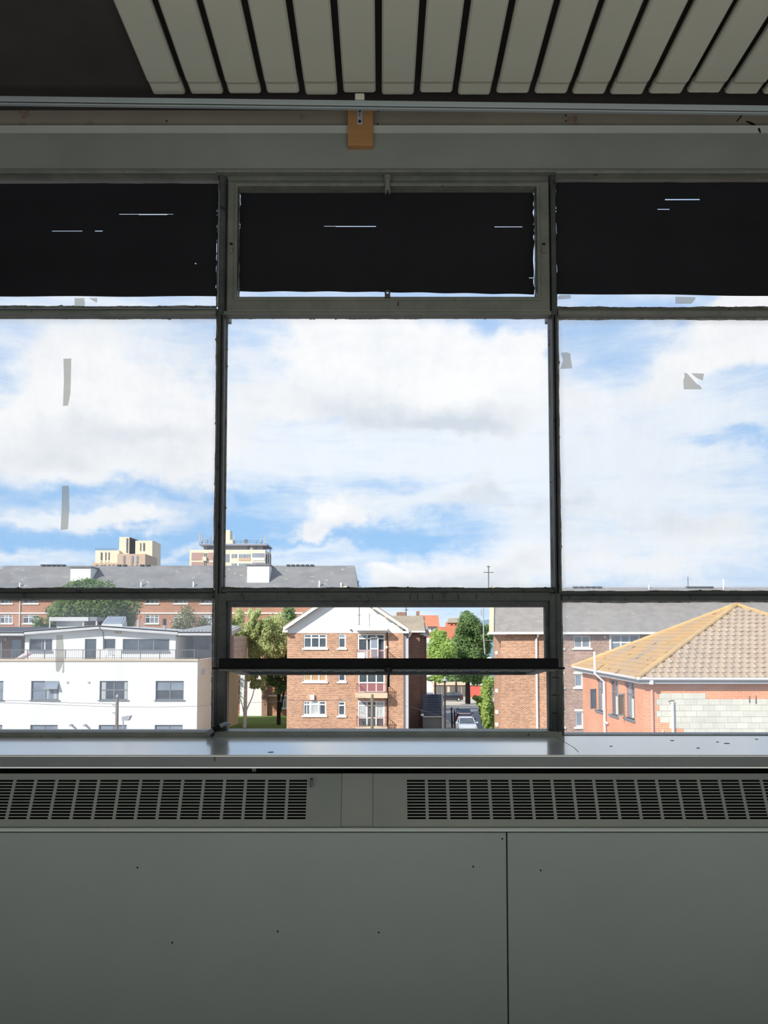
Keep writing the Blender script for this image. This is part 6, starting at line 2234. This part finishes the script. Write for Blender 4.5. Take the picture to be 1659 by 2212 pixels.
tm = MB()
yy = 62.0
p = B(1047.5, 1413, yy)
tm.tube([p, B(1045, 1380, yy), B(1043.5, 1296, yy)], .05, 6)
tm.tube([B(1040, 1330, yy), B(1039.5, 1316, yy)], .04, 5)
tm.tube([B(1045.6, 1383, yy), B(1066, 1384, yy)], .02, 5)
o = tm.build('tv_mast', M['palemetal'])
tag(o, 'tall thin pale mast standing before the big dark tree', 'mast')
c = B(1057.5, 1425, 61.0)
o = MB().lathe((c[0], c[1], c[2] - .1), [(.26, 0), (.25, .12), (.19, .24), (.09, .31), (.01, .33)], 14).build('dome_vent', M['whitew'])
tag(o, 'white dome vent beside the gable end of the right flats', 'vent')


# ------------------------------------------------------------------ 10. trees
def leaves(parent, blobs, n, size, mat, seed, droop=0.0, shell=0.55, name='foliage', aspect=0.55):
    rng = np.random.default_rng(seed)
    bl = np.array(blobs, float)
    wgt = (bl[:, 3] * bl[:, 4] * bl[:, 5]) ** (2 / 3)
    idx = rng.choice(len(bl), n, p=wgt / wgt.sum())
    d = rng.normal(size=(n, 3))
    d /= np.linalg.norm(d, axis=1)[:, None]
    rad = shell + (1 - shell) * rng.random(n) ** 0.7
    rad *= 1 + 0.10 * rng.normal(size=n)
    c = bl[idx, :3] + d * rad[:, None] * bl[idx, 3:6]
    nrm = d + 0.7 * rng.normal(size=(n, 3)) + np.array([0, -.1, .5])
    nrm /= np.linalg.norm(nrm, axis=1)[:, None]
    t = rng.normal(size=(n, 3))
    t[:, 2] -= droop * 3
    t -= (t * nrm).sum(1)[:, None] * nrm
    t /= np.linalg.norm(t, axis=1)[:, None]
    b = np.cross(nrm, t)
    s = size * (0.6 + 0.8 * rng.random(n))[:, None]
    V = np.stack([c - t * s, c + b * s * aspect, c + t * s, c - b * s * aspect], 1)
    org = np.array(ORG[parent.name])
    V = (V - org).reshape(-1, 3)
    me = bpy.data.meshes.new(name)
    me.vertices.add(4 * n)
    me.vertices.foreach_set('co', V.ravel().astype(np.float32))
    me.loops.add(4 * n)
    me.loops.foreach_set('vertex_index', np.arange(4 * n, dtype=np.int32))
    me.polygons.add(n)
    me.polygons.foreach_set('loop_start', np.arange(0, 4 * n, 4, dtype=np.int32))
    me.update(calc_edges=True)
    me.validate()
    me.materials.append(mat)
    ob = bpy.data.objects.new(name, me)
    COL.objects.link(ob)
    ob.parent = parent
    ob['kind'] = 'stuff'
    ORG[ob.name] = ORG[parent.name]
    return ob


def crown(px0, px1, py0, py1, Y, depth, n, seed, lump=(.30, .42)):
    """lumps filling the ellipsoid seen between those rows and columns"""
    rnd_ = random.Random(seed)
    ax, az_ = XX((px0 + px1) / 2, Y), (ZZ(py0, Y) + ZZ(py1, Y)) / 2
    rx, rz = (XX(px1, Y) - XX(px0, Y)) / 2, (ZZ(py0, Y) - ZZ(py1, Y)) / 2
    out = []
    for i in range(n):
        v = Vector((rnd_.gauss(0, 1), rnd_.gauss(0, 1), rnd_.gauss(0, 1))).normalized() * (rnd_.random() ** .4)
        k = rnd_.uniform(*lump)
        out.append((ax + v.x * rx * (1 - k), Y + v.y * depth * (1 - k), az_ + v.z * rz * (1 - k), rx * k, depth * k, rz * k * .9))
    return out


def tree(name, label, px, Y, blobs, n, size, mat, seed, trunk_r, trunk_mat, trunk_top, droop=0., shell=.55, branches=(), lean=0.0):
    x = XX(px, Y)
    t = thing(name, label, 'tree', (x, Y, gz(Y)))
    zt1 = ZZ(trunk_top, Y)
    MB().tube([(x, Y, gz(Y) - .05), (x + lean * .4, Y, gz(Y) + (zt1 - gz(Y)) * .5), (x + lean, Y, zt1)], [trunk_r, trunk_r * .8, trunk_r * .45], 9).build('trunk', trunk_mat, t)
    for (bx, by, ex, ey, r) in branches:
        a, b = B(bx, by, Y), B(ex, ey, Y + .3)
        m_ = Vector(a).lerp(Vector(b), .55) + Vector((0.1, 0, -.12))
        MB().tube([a, tuple(m_), b], [r, r * .8, r * .4], 6).build('branch', trunk_mat, t)
    leaves(t, blobs, n, size, mat, seed, droop, shell)
    return t


tree('broadleaf_tree', 'dark green tree rising behind the white building', 190, 82,
     crown(72, 318, 1246, 1400, 82, 4.5, 26, 1) + crown(110, 215, 1232, 1290, 82, 2.2, 8, 2) + crown(60, 130, 1300, 1390, 81, 2.5, 6, 3),
     26000, .17, M['leafdark'], 1, .35, M['trunk'], 1300)
tree('sparse_tree', 'pale half bare tree behind the ribbed roof of the white building', 405, 81,
     crown(352, 462, 1292, 1420, 81, 2.6, 14, 4), 5200, .13, M['leafpale'], 4, .16, M['birchbark'], 1320, .4, .2,
     branches=[(405, 1400, 380, 1320, .05), (405, 1390, 425, 1315, .05), (405, 1380, 440, 1340, .04), (400, 1370, 365, 1340, .04), (402, 1360, 395, 1305, .04)])
tree('birch_tree', 'white barked birch on the lawn between the buildings', 530, 72,
     crown(519, 632, 1296, 1460, 73, 2.4, 30, 5, (.2, .32)) + crown(520, 642, 1330, 1420, 73.5, 2.4, 14, 6) + crown(520, 588, 1415, 1505, 72, 1.2, 22, 7, (.16, .26)) + crown(520, 570, 1300, 1400, 72, 2.0, 12, 41, (.22, .32)),
     40000, .13, M['leafbirch'], 7, .19, M['birchbark'], 1400, .8, .25,
     branches=[(532, 1535, 552, 1475, .07), (528, 1548, 516, 1500, .06), (552, 1475, 560, 1440, .05)], lean=.15)
tree('birch_tree', 'second birch crown rising behind the slatted end of the white building', 492, 82,
     crown(466, 545, 1296, 1470, 82, 2.6, 22, 31, (.2, .32)), 13000, .13, M['leafbirch'], 32, .16, M['birchbark'], 1400, .8, .25)
tree('shade_tree', 'dark trunked tree close to the left wall of the brick flats', 603, 76,
     crown(575, 665, 1300, 1490, 77.5, 3.0, 24, 8) + crown(560, 645, 1425, 1510, 76, 1.8, 18, 9, (.2, .3)),
     20000, .15, M['leafmid'], 9, .21, M['trunk'], 1430, .3, .4,
     branches=[(604, 1540, 616, 1460, .12), (604, 1500, 590, 1450, .08)])
tree('chestnut_tree', 'tall dense green tree beside the gable end of the right flats', 1010, 128,
     crown(960, 1075, 1308, 1440, 128, 5.5, 34, 10, (.22, .34)) + crown(975, 1070, 1400, 1490, 128, 5, 14, 11),
     30000, .24, M['leafdark'], 11, .45, M['trunk'], 1400)
tree('lime_shrub_tree', 'lime green tree in front of the far flats', 940, 120,
     crown(912, 1000, 1362, 1480, 120, 4.0, 22, 12) + crown(925, 975, 1352, 1400, 121, 2.4, 7, 13),
     17000, .21, M['leaflime'], 13, .2, M['trunk'], 1430)
tree('hedge_bush', 'green bushes above the garage roofs', 985, 150,
     crown(915, 1068, 1432, 1486, 175, 4.0, 26, 14, (.16, .26)), 12000, .26, M['leafmid'], 15, .3, M['trunk'], 1470)
tree('flowering_bush', 'bright bush leaning out from the right brick gable', 1052, 70,
     crown(1026, 1084, 1452, 1600, 70, 1.8, 20, 16, (.25, .38)) + crown(1018, 1052, 1492, 1530, 69.5, .9, 5, 17),
     9000, .11, M['leaflime'], 17, .1, M['trunk'], 1540)


# ------------------------------------------------------------------ 11. cars
def car(name, label, X, Y, paint, width=1.72, length=4.1, height=1.48, yaw=0.0, suv=False, group=None):
    z = gz(Y) + .01
    t = thing(name, label, 'car', (X, Y, z), group)
    kx, ky, kz = width / 1.72, length / 4.2, height / 1.48
    cy, sy = math.cos(yaw), math.sin(yaw)

    def tr(p):
        x, y, q = p[0] * kx, p[1] * ky, p[2] * kz
        # follow the falling street lengthwise when parked along it
        return (X + x * cy - y * sy, Y + x * sy + y * cy, z + q - (0.05 * (x * sy + y * cy) if Y > 62 else 0))

    def sec(y, w, z0, zm, z1, top=.9):
        return [tr(p) for p in ((-w * .94, y, z0), (-w, y, zm), (-w * top, y, z1), (-w * top * .5, y, z1 + .015), (w * top * .5, y, z1 + .015), (w * top, y, z1), (w, y, zm), (w * .94, y, z0))]
    body = [sec(-2.1, .66, .32, .45, .60), sec(-2.0, .80, .22, .48, .70), sec(-1.5, .85, .18, .55, .86), sec(-.95, .86, .18, .6, .94),
            sec(.2, .86, .18, .6, .96), sec(1.3, .86, .18, .6, .98), sec(1.95, .82, .22, .6, .97), sec(2.1, .74, .34, .55, .90)]
    MB().loft(body).build('body', paint, t, smooth=False, bevel=.03)
    rz = 1.44
    back = 1.95 if suv else 1.75

    def cs(y, w, z0, z1, wt):
        return [tr(p) for p in ((-w, y, z0), (-wt, y, z1), (-wt * .5, y, z1 + .03), (wt * .5, y, z1 + .03), (wt, y, z1), (w, y, z0))]
    cab = [cs(-1.05, .74, .93, .95, .70), cs(-.30, .77, .94, 1.38, .60), cs(.1, .78, .95, rz, .60), cs(1.0, .78, .96, rz - .02, .60), cs(back - .35, .76, .96, rz - .12, .58), cs(back, .72, .95, 1.0, .66)]
    MB().loft(cab).build('glasshouse', M['pane'], t)
    roof = [[tr((-w, y, q)), tr((-w * .92, y, q + .035)), tr((w * .92, y, q + .035)), tr((w, y, q))] for y, w, q in ((-.34, .60, 1.385), (.1, .62, rz + .01), (1.0, .62, rz), (back - .3, .59, rz - .10))]
    MB().loft(roof).build('roof', paint, t)
    for s_ in (-1, 1):
        for a, b in (((-1.05, .74, .95), (-.30, .605, 1.40)), ((back, .71, .98), (back - .33, .59, rz - .10)), ((.42, .785, .95), (.42, .62, rz))):
            MB().tube([tr((s_ * a[1], a[0], a[2])), tr((s_ * b[1], b[0], b[2]))], .035, 5).build('roof_pillar', paint, t)
        MB().tube([tr((s_ * .80, -.75, .97)), tr((s_ * .98, -.72, 1.02)), tr((s_ * 1.0, -.72, 1.05))], [.04, .09, .05], 6).build('mirror', paint, t)
        MB().loft([[tr((s_ * x, y, q)) for x, q in ((.48, .56), (.78, .58), (.78, .70), (.50, .70))] for y in (-2.08, -1.82)]).build('headlight', M['palemetal'], t)
        MB().loft([[tr((s_ * x, y, q)) for x, q in ((.55, .62), (.80, .62), (.80, .86), (.60, .86))] for y in (1.9, 2.09)]).build('tail_light', M['carred'], t)
        for yw in (-1.32, 1.32):
            c0, c1 = tr((s_ * .68, yw, .31)), tr((s_ * .875, yw, .31))
            o = MB().tube([c0, c1], .31, 18).build('wheel', M['tyre'], t)
            h0, h1 = tr((s_ * .86, yw, .31)), tr((s_ * .89, yw, .31))
            MB().tube([h0, h1], .20, 14).build('hub', M['palemetal'], o)
    MB().loft([[tr((x, y, q)) for x, q in ((-.42, .36), (.42, .36), (.42, .54), (-.42, .54))] for y in (-2.125, -2.0)]).build('front_grille', M['black'], t)
    MB().loft([[tr((x, y, q)) for x, q in ((-.26, .40), (.26, .40), (.26, .50), (-.26, .50))] for y in (-2.14, -2.10)]).build('number_plate', M['whitew'], t)
    return t


car('car', 'silver car facing us, nearer than the red car in the street', XX(1006, 65.5), 65.5, M['silver'], 1.58, 3.9, 1.42)
car('car', 'white car parked nearest, only its roof above the window frame', XX(1013, 57.5), 57.5, M['carwhite'], 1.60, 3.8, 1.20)
car('car', 'red car half hidden between the silver and the grey car', XX(1002.5, 70.4), 70.4, M['carred'], 1.58, 3.9, 1.46)
car('car', 'dark grey car facing us, farthest of the parked row', XX(1001, 79), 79.0, M['cargrey'], 1.52, 4.1, 1.58)
car('suv', 'dark estate car parked side-on before the garages', XX(972, 140), 140.0, M['carblack'], 1.80, 4.6, 1.68, yaw=math.radians(-90), suv=True)
